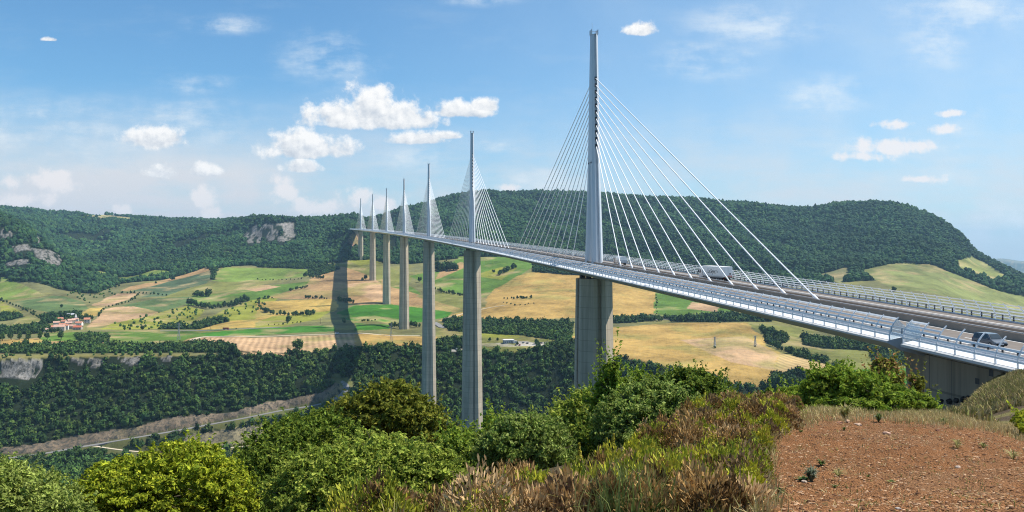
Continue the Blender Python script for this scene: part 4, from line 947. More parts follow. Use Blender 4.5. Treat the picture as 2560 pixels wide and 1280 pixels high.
bush('leafy shrub just behind the tall slender one', [(1590,905+120,50,40,23),(1480,1130,60,50,18)], DG, 8.)
bush('low green bushes along the dip left of the red soil', [(1990,1000,50,34,26),(1945,1000,40,26,27)], BG, 7.5)
# ------------------------------------------------------------------ stems and blades
def blades(U, D, h, w, cols, lean=.35, name='blades', mat='dry', seg=2, zoff=-.02):
    n = len(U); x, y = uvd(U, D); z = near_z(U, D)+zoff
    az = rng.random(n)*2*PI; ln = np.abs(rng.normal(0, lean, n)); fa = rng.random(n)*2*PI
    dx, dy = np.cos(az)*ln*h, np.sin(az)*ln*h; wx, wy = np.cos(fa)*w/2, np.sin(fa)*w/2
    rows_ = []
    for k, (tz, tx, tw) in enumerate(((0, 0, .7), (.55, .35, 1.), (1., 1., .12))):
        cx_, cy2, cz_ = x+dx*tx, y+dy*tx, z+h*tz*np.sqrt(np.clip(1-ln*ln*.5*tx, .2, 1))
        rows_.append(np.stack([cx_-wx*tw, cy2-wy*tw, cz_], -1)); rows_.append(np.stack([cx_+wx*tw, cy2+wy*tw, cz_], -1))
    V = np.stack(rows_, 1).reshape(-1, 3); base = (np.arange(n)*6)[:, None]
    Fq = np.concatenate([base+np.array([[0, 1, 3, 2]]), base+np.array([[2, 3, 5, 4]])])
    c = np.repeat(cols, 6, 0); return np_mesh(name, V, Fq, cols={'tint': c}, mats=[M[mat]])
def scatter(poly, n, h, dmin=5., dmax=27., cl=None):
    """ground points whose tops fall in an outline; even over the ground"""
    U, D = [], []; p = np.array(poly, float); tot = 0
    while tot < n:
        d = np.sqrt(rng.uniform(dmin*dmin, dmax*dmax, 60000)); u = rng.uniform(p[:, 0].min(), p[:, 0].max(), 60000)
        k = rng.random(60000) < (6/d)**.8
        u, d = u[k], d[k]; vt = Y0+(CZ-near_z(u, d)-h)*F/d; ok = inpoly(u, vt, poly)
        if cl is not None:
            x, y = uvd(u, d); ok &= vnoise(x, y, cl[0], cl[1], 3) > cl[2]
        U.append(u[ok]); D.append(d[ok]); tot += ok.sum()
    return np.concatenate(U)[:n], np.concatenate(D)[:n]
HEATH = [(838,1300),(850,1268),(960,1252),(1100,1262),(1150,1245),(1230,1190),(1330,1178),(1420,1180),(1480,1130),(1560,1110),(1640,1070),(1700,1035),(1760,995),(1830,975),(1900,972),(1970,985),(2000,1020),(1950,1050),(1905,1100),(1880,1180),(1885,1240),(1900,1330),(1900,1500),(838,1500)]
def tufts(poly, n, h, per, spread, dmin=5., dmax=26., cl=None):
    u, d = scatter(poly, n, h, dmin, dmax, cl); U = np.repeat(u, per); D = np.repeat(d, per); s_ = spread*F/D
    return U+rng.normal(0, 1, len(U))*s_, np.clip(D+rng.normal(0, 1, len(U))*spread, 3.6, 112), np.repeat(np.arange(n), per)
BRN = np.array([(.15,.085,.05),(.19,.115,.085),(.12,.07,.05),(.25,.15,.07),(.17,.115,.10),(.30,.19,.09)])
def heath_clumps(poly, n, per, tones, r_, h_, ln_, name, cl=None):
    u, d = scatter(poly, n, .2, 5.6, 26., cl); x, y = uvd(u, d); z = near_z(u, d); r = rng.uniform(*r_, n); h = rng.uniform(*h_, n)
    k = np.repeat(np.arange(n), per); m_ = len(k); th = rng.random(m_)*2*PI; f = np.sqrt(rng.random(m_))*1.05
    rx = np.cos(th)*f; ry = np.sin(th)*f; rz = np.sqrt(np.clip(1-f*f, 0, 1))*rng.uniform(.82, 1.05, m_)
    lump = 1+.25*np.sin(rx*5+k)*np.cos(ry*6+k*2.)
    P = np.stack([x[k]+rx*r[k], y[k]+ry*r[k], z[k]+rz*h[k]*lump-.02], -1)
    dr = np.stack([rx*.8, ry*.8, rz+.35], -1)+rng.normal(0, .30, (m_, 3)); dr /= np.linalg.norm(dr, axis=1, keepdims=True)
    L_ = rng.uniform(*ln_, m_)*rng.uniform(.7, 1.2, n)[k]; w_ = np.cross(dr, rng.normal(0, 1, (m_, 3))); w_ /= np.linalg.norm(w_, axis=1, keepdims=True); w_ *= (rng.uniform(.011, .024, m_)*(d[k]/8)**.35)[:, None]/2
    rows_ = []
    for tz, tw in ((-.3, .6), (.45, 1.), (1., .15)):
        c_ = P+dr*(L_*tz)[:, None]; rows_ += [c_-w_*tw, c_+w_*tw]
    V = np.stack(rows_, 1).reshape(-1, 3); base = (np.arange(m_)*6)[:, None]
    tn = np.array(tones); c = tn[rng.integers(0, len(tn), n)][k]*.6+tn[rng.integers(0, len(tn), m_)]*.4; c = c*rng.uniform(.6, 1.45, (m_, 1))
    return np_mesh(name, V, np.concatenate([base+np.array([[0, 1, 3, 2]]), base+np.array([[2, 3, 5, 4]])]), cols={'tint': np.repeat(c, 6, 0)}, mats=[M['dry']])
BRN = [(.17,.095,.035),(.24,.14,.05),(.12,.07,.032),(.32,.20,.065),(.19,.12,.075),(.42,.28,.11),(.26,.18,.10)]
tag(link('heather', heath_clumps(HEATH, 470, 350, BRN, (.10,.34), (.08,.42), (.022,.06), 'heather')), 'brown and purple dried heather covering the near slope', 'heather', kind='stuff')
tag(link('heather_tips', heath_clumps(HEATH, 240, 240, [(.48,.30,.12),(.56,.38,.20),(.42,.25,.09)], (.10,.28), (.14,.40), (.025,.065), 'heather_tips', (1.8, 97, .05))), 'tan and orange dry heather patches among the brown', 'heather', kind='stuff')
tag(link('green_heather', heath_clumps(HEATH, 760, 250, [(.44,.42,.035),(.30,.32,.04),(.52,.46,.06),(.20,.24,.03)], (.08,.28), (.14,.42), (.02,.06), 'green_heather', (.9, 92, .02))), 'yellow green clumps growing through the heather', 'heather', kind='stuff')
u, d = scatter(HEATH, 560, .2, 5.8, 25., (1.0, 98, -.05)); x, y = uvd(u, d); z = near_z(u, d); nl = 150; k = np.repeat(np.arange(560), nl); r = rng.uniform(.08, .24, 560); h = rng.uniform(.10, .36, 560)
dr = rng.normal(0, 1, (len(k), 3)); dr[:, 2] = np.abs(dr[:, 2]); dr /= np.linalg.norm(dr, axis=1, keepdims=True); P = np.stack([x, y, z], -1)[k]+dr*np.stack([r, r, h], -1)[k]*rng.uniform(.5, 1.05, (len(k), 1))
nr = dr+rng.normal(0, .7, dr.shape); nr /= np.linalg.norm(nr, axis=1, keepdims=True); vv, qq = leaf_cloud(P, nr, rng.uniform(.018, .045, len(k))*(d[k]/9)**.3, .5)
tn = np.array([(.22,.26,.03),(.30,.32,.03),(.15,.20,.03),(.40,.38,.05),(.12,.15,.05),(.24,.17,.07)]); c = tn[rng.integers(0, len(tn), 560)][k]*rng.uniform(.6, 1.4, (len(k), 1))
tag(link('leafy_weeds', np_mesh('leafy_weeds', vv, qq, cols={'tint': np.repeat(c, 4, 0)}, mats=[M['leaf']])), 'low leafy green weeds scattered between the heather clumps', 'ground cover', kind='stuff')
U, D, ti = tufts(HEATH, 420, .14, 14, .09, cl=(1.1, 93, .1)); yc = np.array([(.28,.29,.035),(.22,.24,.04),(.34,.31,.05)])
tag(link('low_plants', blades(U, D, rng.uniform(.04, .12, len(U)), rng.uniform(.012, .022, len(U)), yc[rng.integers(0, 3, 420)][ti]*rng.uniform(.75, 1.25, (len(U), 1)), .5, 'low_plants')), 'yellow green low plants growing through the heather', 'ground cover', kind='stuff')
sc_ = np.array([(.46,.36,.17),(.40,.31,.14),(.52,.43,.22),(.30,.27,.10)])
parts_ = []
def straw(poly, n, h, per, spread, hr, wr_, cols, dmin=5., dmax=27., cl=None, name='dry_grass', lab='', lean=.45):
    U, D, ti = tufts(poly, n, h, per, spread, dmin, dmax, cl)
    tag(link(name, blades(U, D, rng.uniform(*hr, len(U)), rng.uniform(*wr_, len(U)), cols[rng.integers(0, len(cols), n)][ti]*rng.uniform(.75, 1.25, (len(U), 1)), lean, name)), lab, 'grass', kind='stuff')
straw([(1940,1056),(1960,1032),(2060,1016),(2200,1016),(2350,1016),(2480,1032),(2600,1040),(2900,1060),(2900,1110),(2560,1076),(2480,1056),(2350,1040),(2200,1030),(2060,1028)], 1900, .2, 12, .10, (.05,.17), (.006,.014), sc_*1.2, 10, 27, None, 'dry_grass', 'pale dry grass along the far edge of the red soil')
straw([(1960,1046),(1985,1024),(2080,1012),(2220,1012),(2360,1014),(2440,1026),(2480,1036),(2350,1030),(2200,1024),(2060,1024)], 500, .12, 11, .12, (.06,.22), (.006,.014), np.concatenate([sc_*1.2, sc_*1.2, [[.32,.32,.09]]]), 14, 30, None, 'dry_grass', 'taller dry and greenish grass in front of the round shrubs', .5)
straw([(1880,1330),(1872,1200),(1885,1110),(1940,1058),(1975,1050),(1930,1100),(1912,1180),(1925,1330)], 170, .12, 12, .07, (.06,.2), (.006,.013), sc_, 5, 20, None, 'dry_grass', 'pale dry grass between the heather and the red soil')
straw(HEATH, 430, .16, 8, .06, (.08,.26), (.005,.010), np.array([(.46,.36,.16),(.38,.34,.10),(.52,.42,.2),(.30,.30,.08)]), 5.6, 24, None, 'dry_grass', 'thin pale grass stems standing among the heather', .5)
straw([(1470,1330),(1480,1190),(1540,1140),(1640,1130),(1665,1180),(1640,1250),(1660,1330)], 260, .2, 16, .07, (.15,.40), (.005,.011), np.array([(.15,.19,.05),(.20,.23,.07),(.26,.26,.09)]), 5.5, 12, None, 'green_grass', 'fine green grass standing in the middle of the heather', .5)
straw([(2340,1060),(2400,1010),(2470,960),(2540,925),(2700,910),(2700,1060)], 5200, .25, 9, .28, (.15,.55), (.04,.10), np.array([(.30,.27,.09),(.22,.22,.07),(.38,.30,.14),(.26,.20,.10)]), 24, 95, (5, 95, -.1), 'bank_grass', 'rough dry grass and weeds on the earth bank by the bridge', .5)
straw([(1900,1330),(1895,1200),(1920,1110),(1970,1062),(2200,1050),(2560,1100),(2760,1150),(2760,1330)], 420, .03, 7, .05, (.02,.08), (.004,.010), np.concatenate([sc_, [[.20,.24,.06],[.16,.20,.05]]]), 5, 18, None, 'dry_grass', 'sparse dead grass wisps lying over the red soil', 1.1)
# ------------------------------------------------------------------ gravel, stones
M['stonegrey'] = attr_mat('loose_stone', rough=.9, spec=.1, var=.3, scale=20.)
def stones(n, poly, r0, r1, name, cols, dmin=4.6, dmax=20):
    u, d = scatter(poly, n, 0., dmin, dmax); x, y = uvd(u, d); z = near_z(u, d); r = rng.uniform(r0, r1, n)*rng.uniform(.6, 1.2, n); V0, F0 = ICO1; nv = len(V0)
    P = V0[None]*(1+rng.normal(0, .25, (n, nv)))[..., None]; a_ = rng.random(n)*6.28; ca, sa = np.cos(a_)[:, None], np.sin(a_)[:, None]
    X = (P[..., 0]*ca-P[..., 1]*sa)*1.2; Y = P[..., 0]*sa+P[..., 1]*ca
    V = np.stack([x[:, None]+X*r[:, None], y[:, None]+Y*r[:, None], z[:, None]+(P[..., 2]*.5+.15)*r[:, None]], -1).reshape(-1, 3)
    c = np.array(cols)[rng.integers(0, len(cols), n)]*rng.uniform(.7, 1.3, (n, 1))
    return np_mesh(name, V, (F0[None]+(np.arange(n)*nv)[:, None, None]).reshape(-1, 3), cols={'tint': np.repeat(c, nv, 0)}, mats=[M['stonegrey']])
RD = [(.29,.145,.065),(.33,.175,.085),(.20,.098,.044),(.42,.27,.16),(.10,.05,.028)]
tag(link('gravel', stones(15000, DIRT[:6]+[(2350,1060),(2480,1078),(2640,1100),(2900,1340)], .005, .017, 'gravel', RD)), 'small reddish gravel strewn over the bare soil', 'gravel', kind='stuff')
def rock_thing(u, v, wpx, label, col, name='stone', group=None, hf=.55, pos=None):
    x, y, z, d = pos or near_hit(u, v); r = wpx*d/F/2; V0, F0 = ICO2
    V = V0*(1+rng.normal(0, .12, (len(V0), 1)))*np.array((r*1.1, r*.8, r*hf)); me = np_mesh(name, V, F0, cols={'tint': np.tile(np.array(col), (len(V), 1))*rng.uniform(.8, 1.2, (len(V), 1))}, mats=[M['stonegrey']])
    o = link(name, me); o.location = (x, y, z+r*hf*.25); o.rotation_euler = (0, 0, rng.uniform(0, 6)); return tag(o, label, 'stone', group)
for u, v, w_, lab, c in [(2100,1058,16,'reddish flat stone at the far edge of the red soil, leftmost of a few',(.34,.17,.10)),(2118,1056,18,'pale stone beside the reddish flat stone at the far edge of the soil',(.42,.27,.18)),(2145,1064,18,'pale flat stone right of the pair at the far edge of the soil',(.45,.31,.22)),
    (2216,1087,20,'pale reddish stone lying alone in the upper middle of the red soil',(.46,.30,.22)),(2344,1079,12,'dark red stone on the upper right of the red soil',(.16,.075,.05)),(1979,1216,10,'dark stone near the left edge of the red soil',(.11,.07,.05)),(2010,1210,14,'pale stone next to the grey green plant on the soil',(.45,.36,.28)),
    (1931,1253,14,'dark stone at the lower left of the red soil',(.13,.07,.05)),(2395,1172,16,'pale stone on the right half of the red soil',(.44,.34,.27)),(2245,1276,14,'pale grey stone at the bottom of the red soil',(.45,.40,.34))]: rock_thing(u, v, w_, lab, c)
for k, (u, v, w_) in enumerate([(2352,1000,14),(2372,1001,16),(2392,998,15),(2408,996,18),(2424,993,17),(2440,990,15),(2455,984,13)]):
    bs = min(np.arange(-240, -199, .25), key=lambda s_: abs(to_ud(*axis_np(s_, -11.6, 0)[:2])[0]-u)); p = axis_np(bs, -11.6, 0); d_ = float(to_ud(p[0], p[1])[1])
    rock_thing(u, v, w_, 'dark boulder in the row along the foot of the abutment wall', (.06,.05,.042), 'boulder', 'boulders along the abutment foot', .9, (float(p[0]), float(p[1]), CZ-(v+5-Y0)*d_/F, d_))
# ------------------------------------------------------------------ small plants standing alone
def rosette(u, v, wpx, hpx, cols, label, n=40, blade=.22, cat='plant', name='small_plant', group=None):
    x, y, z, d = near_hit(u, v); t_, h_ = wpx*d/F/2, hpx*d/F; V, C_ = [], []; cs = np.array(cols)
    for k in range(n):
        a_ = rng.random()*6.28; r1 = t_*rng.uniform(.5, 1.); hh_ = h_*rng.uniform(.4, 1.); w_ = t_*blade*rng.uniform(.6, 1.2); dx, dy = math.cos(a_), math.sin(a_)
        pts = [((0, 0, -.01), .35), ((dx*r1*.45, dy*r1*.45, hh_*.75), 1.), ((dx*r1, dy*r1, hh_*rng.uniform(.5, 1.05)), .08)]
        for (p, f) in pts: V += [(p[0]-dy*w_*f/2, p[1]+dx*w_*f/2, p[2]), (p[0]+dy*w_*f/2, p[1]-dx*w_*f/2, p[2])]
        C_ += [cs[rng.integers(0, len(cs))]*rng.uniform(.8, 1.2)]*6
    base = (np.arange(n)*6)[:, None]; me = np_mesh(name, np.array(V), np.concatenate([base+np.array([[0,1,3,2]]), base+np.array([[2,3,5,4]])]), cols={'tint': np.array(C_)}, mats=[M['leaf']])
    o = link(name, me); o.location = (x, y, z); return tag(o, label, cat, group)
GG, STW, GR = [(.20,.24,.16),(.26,.29,.20),(.13,.17,.09)], [(.50,.42,.20),(.42,.38,.15),(.36,.36,.12)], [(.10,.16,.04),(.14,.20,.05),(.08,.12,.03)]
for a_ in [(2028,1205,52,44,GG,'bushy grey green plant standing on the red soil',110,.16),(2008,1204,50,12,GR,'flat dark green leaves left of the bushy grey green plant',40,.3),(2053,1166,30,16,GR,'dark green rosette above the bushy grey green plant',36,.35),(1950,1236,36,20,GR,'dark green rosette at the lower left of the red soil',40,.35),
    (2095,1192,50,24,STW,'pale straw tuft right of the bushy grey green plant',46,.09),(2394,1124,40,28,STW,'tall straw tuft on the right of the red soil',60,.08),(2458,1122,34,16,GR+STW,'green tuft right of the tall straw tuft',46,.12),(2532,1148,56,26,STW,'straw tuft near the right edge of the view',50,.08),
    (2228,1208,34,8,GR+STW,'small green patch in the middle of the red soil',40,.16),(2087,1219,28,8,STW+GR,'small yellowish patch below the bushy plant',36,.15),(2110,1076,18,10,GR,'small green plant at the upper left of the red soil',26,.3),(2003,1083,18,6,GR,'flat green plant at the top left of the red soil',26,.3),
    (2196,1058,34,26,GR+GG,'leafy plant at the grassy far edge of the red soil',44,.2),(2112,1050,60,44,STW+[(.24,.25,.06)],'feathery yellowish weed at the grassy far edge of the soil',90,.10),(2360,1062,36,16,GR+STW,'green tuft in the dry grass left of the earth bank',40,.14),(1585,1268,90,80,[(.30,.36,.27),(.24,.30,.20)],'pale silvery thistle plant in the grass at the bottom',60,.22),
    (2170,1194,20,6,GR,'tiny green sprout on the red soil',20,.2)]: rosette(*a_[:6], n=a_[6], blade=a_[7])
def spike(u, vb, hpx, wpx, cols, label, name='flower_spike', lean=0., n=120, group=None, cat='plant'):
    x, y, z, d = near_hit(u, vb+0); z2 = CZ-(vb-Y0)*d/F; h_, w_ = hpx*d/F, wpx*d/F; t = empty(name, (x, y, z), 0, label=label, cat=cat, group=group)
    mb = MB(); mb.tube([(0, 0, -.05), (lean*h_*.5, 0, h_*.5), (lean*h_, 0, h_)], [.010, .008, .003], 5); mb.build('stem', M['bark'], t)
    f = rng.uniform(.12, 1., n); P = np.stack([lean*h_*f, 0*f, h_*f], -1); a_ = rng.random(n)*6.28; rr = w_/2*(1.08-f)*rng.uniform(.3, 1., n)
    P[:, 0] += np.cos(a_)*rr; P[:, 1] += np.sin(a_)*rr; nr = np.stack([np.cos(a_), np.sin(a_), 0*a_+.8], -1)+rng.normal(0, .4, (n, 3)); nr /= np.linalg.norm(nr, axis=1, keepdims=True)
    vv, q = leaf_cloud(P, nr, w_*.34*rng.uniform(.6, 1.2, n), .5); cs = np.array(cols); link('leaves', np_mesh('leaves', vv, q, cols={'tint': np.repeat(cs[rng.integers(0, len(cs), n)]*rng.uniform(.8, 1.2, (n, 1)), 4, 0)}, mats=[M['leaf']]), t); return t
YL = [(.42,.38,.04),(.36,.34,.05),(.48,.42,.08)]; VG = [(.22,.32,.03),(.28,.38,.04),(.18,.27,.03)]
for u, vb, h, w_, cols, lab, ln in [(1225,1285,110,26,VG,'bright green leafy spike at the bottom, tallest of three',-.35),(1196,1280,90,22,VG,'bright green leafy spike at the bottom, leftmost of three',-.25),(1262,1290,70,24,VG,'bright green leafy spike at the bottom, rightmost of three',-.15),
    (1445,1170,62,26,YL,'yellow flowering weed rising above the heather, leftmost of the row',0.05),(1515,1150,54,24,YL,'yellow flowering weed above the heather, middle of the row',.05),(1530,1128,44,20,YL,'yellow flowering weed above the heather, right of the middle one',.1),(1414,1195,48,14,YL,'thin yellow weed before the rounded silvery shrub',0.),
    (1680,1050,70,16,STW,'tall pale seed stalk left of the heather mound',.05),(1940,1040,34,18,YL,'small yellow weed on the heather mound near the soil',0.),(1845,1050,46,30,[(.40,.38,.04),(.3,.3,.04)],'broad yellow weed on the heather mound',.0),(1830,1145,40,40,[(.46,.44,.03),(.38,.36,.04)],'bright yellow flower cluster on the heather',.05),(1930,980,30,16,YL,'small yellow weed at the crest of the heather mound',0.)]:
    spike(u, vb, h, w_, cols, lab, lean=ln)
PU = [(.34,.24,.42),(.40,.30,.46)]
for k, (u, vb) in enumerate([(1905,1040),(1898,1050),(1912,1060),(1925,1075),(1935,1085),(1950,1082)]): spike(u, vb, 30, 9, PU, 'thin pale purple wildflower beside the heather mound', n=16, group='purple wildflowers by the heather', name='wildflower', cat='flower')
# ------------------------------------------------------------------ VEHICLES
def paint(name, col, rough=.3): return plain(name, col, rough, var=.03, coat=.6)
M['white_paint'] = paint('white_paint', (.78,.78,.77)); M['grey_paint'] = paint('dark_grey_paint', (.10,.115,.135)); M['red_paint'] = paint('red_paint', (.30,.03,.03))
M['silver_paint'] = paint('silver_paint', (.50,.52,.54)); M['blue_paint'] = paint('blue_paint', (.05,.10,.22)); M['tarp'] = plain('white_tarpaulin', (.88,.86,.82), .55, var=.05)
M['lamp'] = plain('lamp_glass', (.75,.78,.80), .12, var=.02, spec=.6); M['red_lamp'] = plain('red_lamp', (.45,.03,.02), .3)
def wheel(parent, x, y, r, w):
    mb = MB(); mb.disc((x, y, r), r, w, 'x', 18); o = mb.build('wheel', M['black'], parent)
    mb = MB(); mb.disc((x, y, r), r*.6, w+.03, 'x', 12); mb.build('rim', M['galv'], o)
def car_parts(t, L_, W_, H_, pm, hood=.30, roof0=.36, van=False, detail=True):
    w = W_/2; h = L_/2; belt = H_*.56
    def ring(y, top, wt, bot=.24, bl=None): 
        bl = min(belt, top-.02) if bl is None else bl
        return [(x, y, z) for x, z in ((-w*.9, bot), (w*.9, bot), (w, bot+.16), (w, bl*.75), (w*.97, bl), (wt, top), (-wt, top), (-w*.97, bl), (-w, bl*.75), (-w, bot+.16))]
    hy = h-hood*L_; ry = h-(roof0+.12)*L_ if not van else h-(roof0+.06)*L_
    mb = MB()
    mb.loft([ring(h, H_*.34, w*.86, .3, H_*.32), ring(h-.08, H_*.42, w*.9, .24, H_*.40), ring(h-.35, H_*.50, w*.9), ring(hy, H_*.60, w*.9), ring(ry, H_*.965, w*.76), ring(ry-.5, H_, w*.76), ring(-h+.55, H_*.985, w*.76), ring(-h+.18, H_*.93, w*.75), ring(-h+.03, H_*.55, w*.9), ring(-h, H_*.4, w*.88, .3, H_*.38)])
    mb.build('body', pm, t)
    if not detail: 
        mb = MB(); mb.add([(-w*.84, hy-.05, H_*.63), (w*.84, hy-.05, H_*.63), (w*.76, ry-.02, H_*.95), (-w*.76, ry-.02, H_*.95)], [(0,1,2,3)]); mb.build('windscreen', M['glass'], t)
        for sx in (-1, 1):
            mb = MB(); mb.add([(sx*w*.99, hy-.35, belt+.03), (sx*w*.99, -h+.3, belt+.03), (sx*w*.80, -h+.5, H_*.93), (sx*w*.80, ry-.25, H_*.93)], [(0,1,2,3)]); mb.build('side_window', M['glass'], t)
        return
    n_ = Vector((0, .03, .03))
    mb = MB(); P4 = [Vector(p)+n_ for p in ((-w*.82, hy-.03, H_*.625), (w*.82, hy-.03, H_*.625), (w*.70, ry+.03, H_*.94), (-w*.70, ry+.03, H_*.94))]; mb.add(P4, [(0,1,2,3)]); mb.build('windscreen', M['glass'], t)
    mb = MB(); mb.add([(-w*.78, -h+.005, H_*.60), (w*.78, -h+.005, H_*.60), (w*.68, -h+.13, H_*.90), (-w*.68, -h+.13, H_*.90)], [(3,2,1,0)]); mb.build('rear_window', M['glass'], t)
    for sx in (-1, 1):
        ys = [hy-.28, hy-1.25, hy-1.33, -h+1.0, -h+.92, -h+.28]
        def sw(y, top): 
            f = (0 if not top else 1); return (sx*(w*.975+.018 if not top else w*.79+.018), y, belt+.03 if not top else H_*.93)
        for a, b2, tf in ((0, 1, ry-.2), (2, 3, None), (4, 5, None)):
            mb = MB(); ya, yb = ys[a], ys[b2]; ta = ya if tf is None else tf; mb.add([sw(ya, 0), sw(yb, 0), sw(yb+(.1 if b2 == 5 else 0), 1), sw(min(ya, ta), 1)], [(0,1,2,3)]); mb.build('side_window', M['glass'], t)
        for yy in (h-.85, -h+.75): wheel(t, sx*(w-.09), yy, .32, .22)
        mb = MB(); mb.box(sx*w-.02+sx*.1-.1, sx*w+.02+sx*.1+.1, hy-.42, hy-.30, belt+.02, belt+.2); mb.build('mirror', pm, t)
        mb = MB(); mb.box(sx*w*.62-.2, sx*w*.62+.2, h-.13, h-.01, H_*.37, H_*.455); mb.build('headlight', M['lamp'], t)
        mb = MB(); mb.box(sx*w*.86-.08, sx*w*.86+.08, -h-.012, -h+.1, H_*.42, H_*.62); mb.build('tail_light', M['red_lamp'], t)
    mb = MB(); mb.box(-w*.8, w*.8, h-.10, h+.03, .28, .52); mb.build('bumper', M['black'], t)
    mb = MB(); mb.box(-.28, .28, h+.025, h+.05, .40, .50); mb.build('number_plate', M['white_paint'], t)
def find_s(u, xo, z=0.):
    ss = np.arange(-240, 300, .05); p = axis_np(ss, xo, z); U = to_ud(p[:, 0], p[:, 1])[0]; return float(ss[np.argmin(np.abs(U-u))])
def on_deck(name, s, xo, back=False, **k):
    p = axis_np(s, xo, .032); a = axis(s)[1]; return empty(name, Vector(p), a+(PI if back else 0), **k)
t = on_deck('parked_car', find_s(2474, -8.9), -8.9, True, label='dark grey people carrier driving towards the viewer near the end of the bridge', cat='car'); t.name = 'people_carrier'
car_parts(t, 3.95, 1.70, 1.62, M['grey_paint'], hood=.20, roof0=.22)
# lorry with white curtain-sided trailer
sr = find_s(1829, 9.0); t = on_deck('articulated_lorry', sr, 8.0, label='white articulated lorry with curtain-sided trailer lettered in black crossing the bridge', cat='lorry')
mb = MB()
zt0, zt1 = 1.25, 3.95
mb.loft([[(-1.25, y, zt0), (1.25, y, zt0), (1.25, y, zt1-.12), (1.12, y, zt1), (-1.12, y, zt1), (-1.25, y, zt1-.12)] for y in (0.02, 13.5)]); tr = mb.build('trailer', M['tarp'], t)
mb = MB(); mb.box(-1.27, -1.252, .02, 13.5, 1.05, 1.32); mb.box(1.252, 1.27, .02, 13.5, 1.05, 1.32); mb.build('side_rail', M['galv'], tr)
mb = MB()
for yy in np.arange(.4, 13.4, .62): mb.box(-1.275, -1.254, yy, yy+.07, 1.1, 1.55)
mb.build('curtain_straps', M['dark'], tr)
mb = MB(); mb.box(-1.263, -1.255, .0, .06, 1.3, 3.8); mb.box(-1.0, .98, -.03, .015, 1.35, 3.8); mb.build('rear_doors', M['tarp'], tr)
mb = MB(); mb.box(-.02, .02, -.045, -.031, 1.35, 3.8); mb.build('door_gap', M['dark'], tr)
mb = MB(); mb.add([(.55, -.05, 1.75), (.85, -.05, 2.05), (.55, -.05, 2.35), (.25, -.05, 2.05)], [(0, 1, 2, 3)]); mb.build('diamond_plate', M['dark'], tr)
mb = MB(); mb.box(-.1, 1.1, -.06, -.035, 1.36, 1.62); mb.build('red_plate', M['red_lamp'], tr)
fc = bpy.data.curves.new('lettering', 'FONT'); fc.body = 'Le Seyec'; fc.size = 1.65; fc.shear = .25; fc.extrude = .004; fc.align_x = 'CENTER'; fc.align_y = 'CENTER'; fc.space_character = .92; fc.offset = .008
fc.materials.append(M['dark']); lo0 = bpy.data.objects.new('lettering', fc); lm_ = bpy.data.meshes.new_from_object(lo0); bpy.data.objects.remove(lo0); lo = link('lettering', lm_, tr); lo.location = (-1.262, 7.6, 2.55); lo.rotation_euler = (PI/2, 0, -PI/2)
mb = MB()
for (yy, zz, ww) in ((4.2, 2.9, .5), (3.9, 2.62, .7), (3.6, 2.35, .35), (4.45, 2.4, .2)): mb.box(-1.266, -1.258, yy-ww/2, yy+ww/2, zz-.05, zz+.06)
mb.build('emblem', M['dark'], tr)
mb = MB(); mb.box(-.5, .5, .5, 16.2, .75, 1.05); mb.box(-1.2, 1.2, 5.0, 9.2, .45, 1.0); mb.build('chassis', M['dark'], t)
mb = MB(); mb.loft([[(-1.22, y, z0), (1.22, y, z0), (1.22, y, z1-.15), (1.05, y, z1), (-1.05, y, z1), (-1.22, y, z1-.15)] for y, z0, z1 in ((14.0, .7, 3.75), (15.2, .45, 3.85), (15.95, .45, 3.3), (16.2, .45, 2.0), (16.25, .5, 1.4))]); cb = mb.build('cab', M['white_paint'], t)
mb = MB(); mb.add([(-1.05, 16.235, 1.95), (1.05, 16.235, 1.95), (.98, 15.99, 3.1), (-.98, 15.99, 3.1)], [(0,1,2,3)]); mb.build('windscreen', M['glass'], cb)
for sx in (-1, 1):
    mb = MB(); mb.add([(sx*1.232, 15.85, 2.0), (sx*1.232, 14.9, 2.0), (sx*1.232, 14.9, 2.95), (sx*1.232, 15.7, 2.95)], [(0,1,2,3)]); mb.build('side_window', M['glass'], cb)
    mb = MB(); mb.box(sx*1.45-.12, sx*1.45+.12, 16.0, 16.12, 2.0, 2.9); mb.build('mirror', M['dark'], cb)
    mb = MB(); mb.box(sx*1.1-.14, sx*1.1+.14, 13.7, 15.0, .5, 1.1); mb.build('side_skirt', M['silver_paint'], t)
    for yy in (1.6, 2.9, 4.2, 13.2, 15.4): wheel(t, sx*1.0, yy, .5, .38)
    mb = MB(); mb.box(sx*1.0-.18, sx*1.0+.18, -.05, .0, .95, 1.1); mb.build('tail_light', M['red_lamp'], t)
# tipper lorry beside the first mast
sr = find_s(1559, 8.0); t = on_deck('box_lorry', sr, 8.0, label='small lorry with dark cab and pale covered load beside the tallest mast', cat='lorry')
mb = MB(); mb.loft([[(-1.2, y, .95), (1.2, y, .95), (1.2, y, 2.7), (.8, y, 3.2), (-.8, y, 3.2), (-1.2, y, 2.7)] for y in (0, 6.2)]); mb.build('covered_load', M['tarp'], t)
mb = MB(); mb.box(-1.22, 1.22, -.05, 6.25, .9, 1.9); mb.build('side_board', M['silver_paint'], t)
mb = MB(); mb.loft([[(-1.15, y, .55), (1.15, y, .55), (1.15, y, z1-.1), (1., y, z1), (-1., y, z1), (-1.15, y, z1-.1)] for y, z1 in ((6.5, 2.8), (7.8, 2.8), (8.5, 1.9), (8.6, 1.4))]); cb = mb.build('cab', M['grey_paint'], t)
mb = MB(); mb.add([(-1.0, 8.5, 1.9), (1.0, 8.5, 1.9), (.95, 7.85, 2.72), (-.95, 7.85, 2.72)], [(0,1,2,3)]); mb.build('windscreen', M['glass'], cb)
mb = MB(); mb.box(-.5, .5, .2, 8., .6, .92); mb.build('chassis', M['dark'], t)
for sx in (-1, 1):
    for yy in (1.3, 2.5, 7.5): wheel(t, sx*.98, yy, .48, .34)
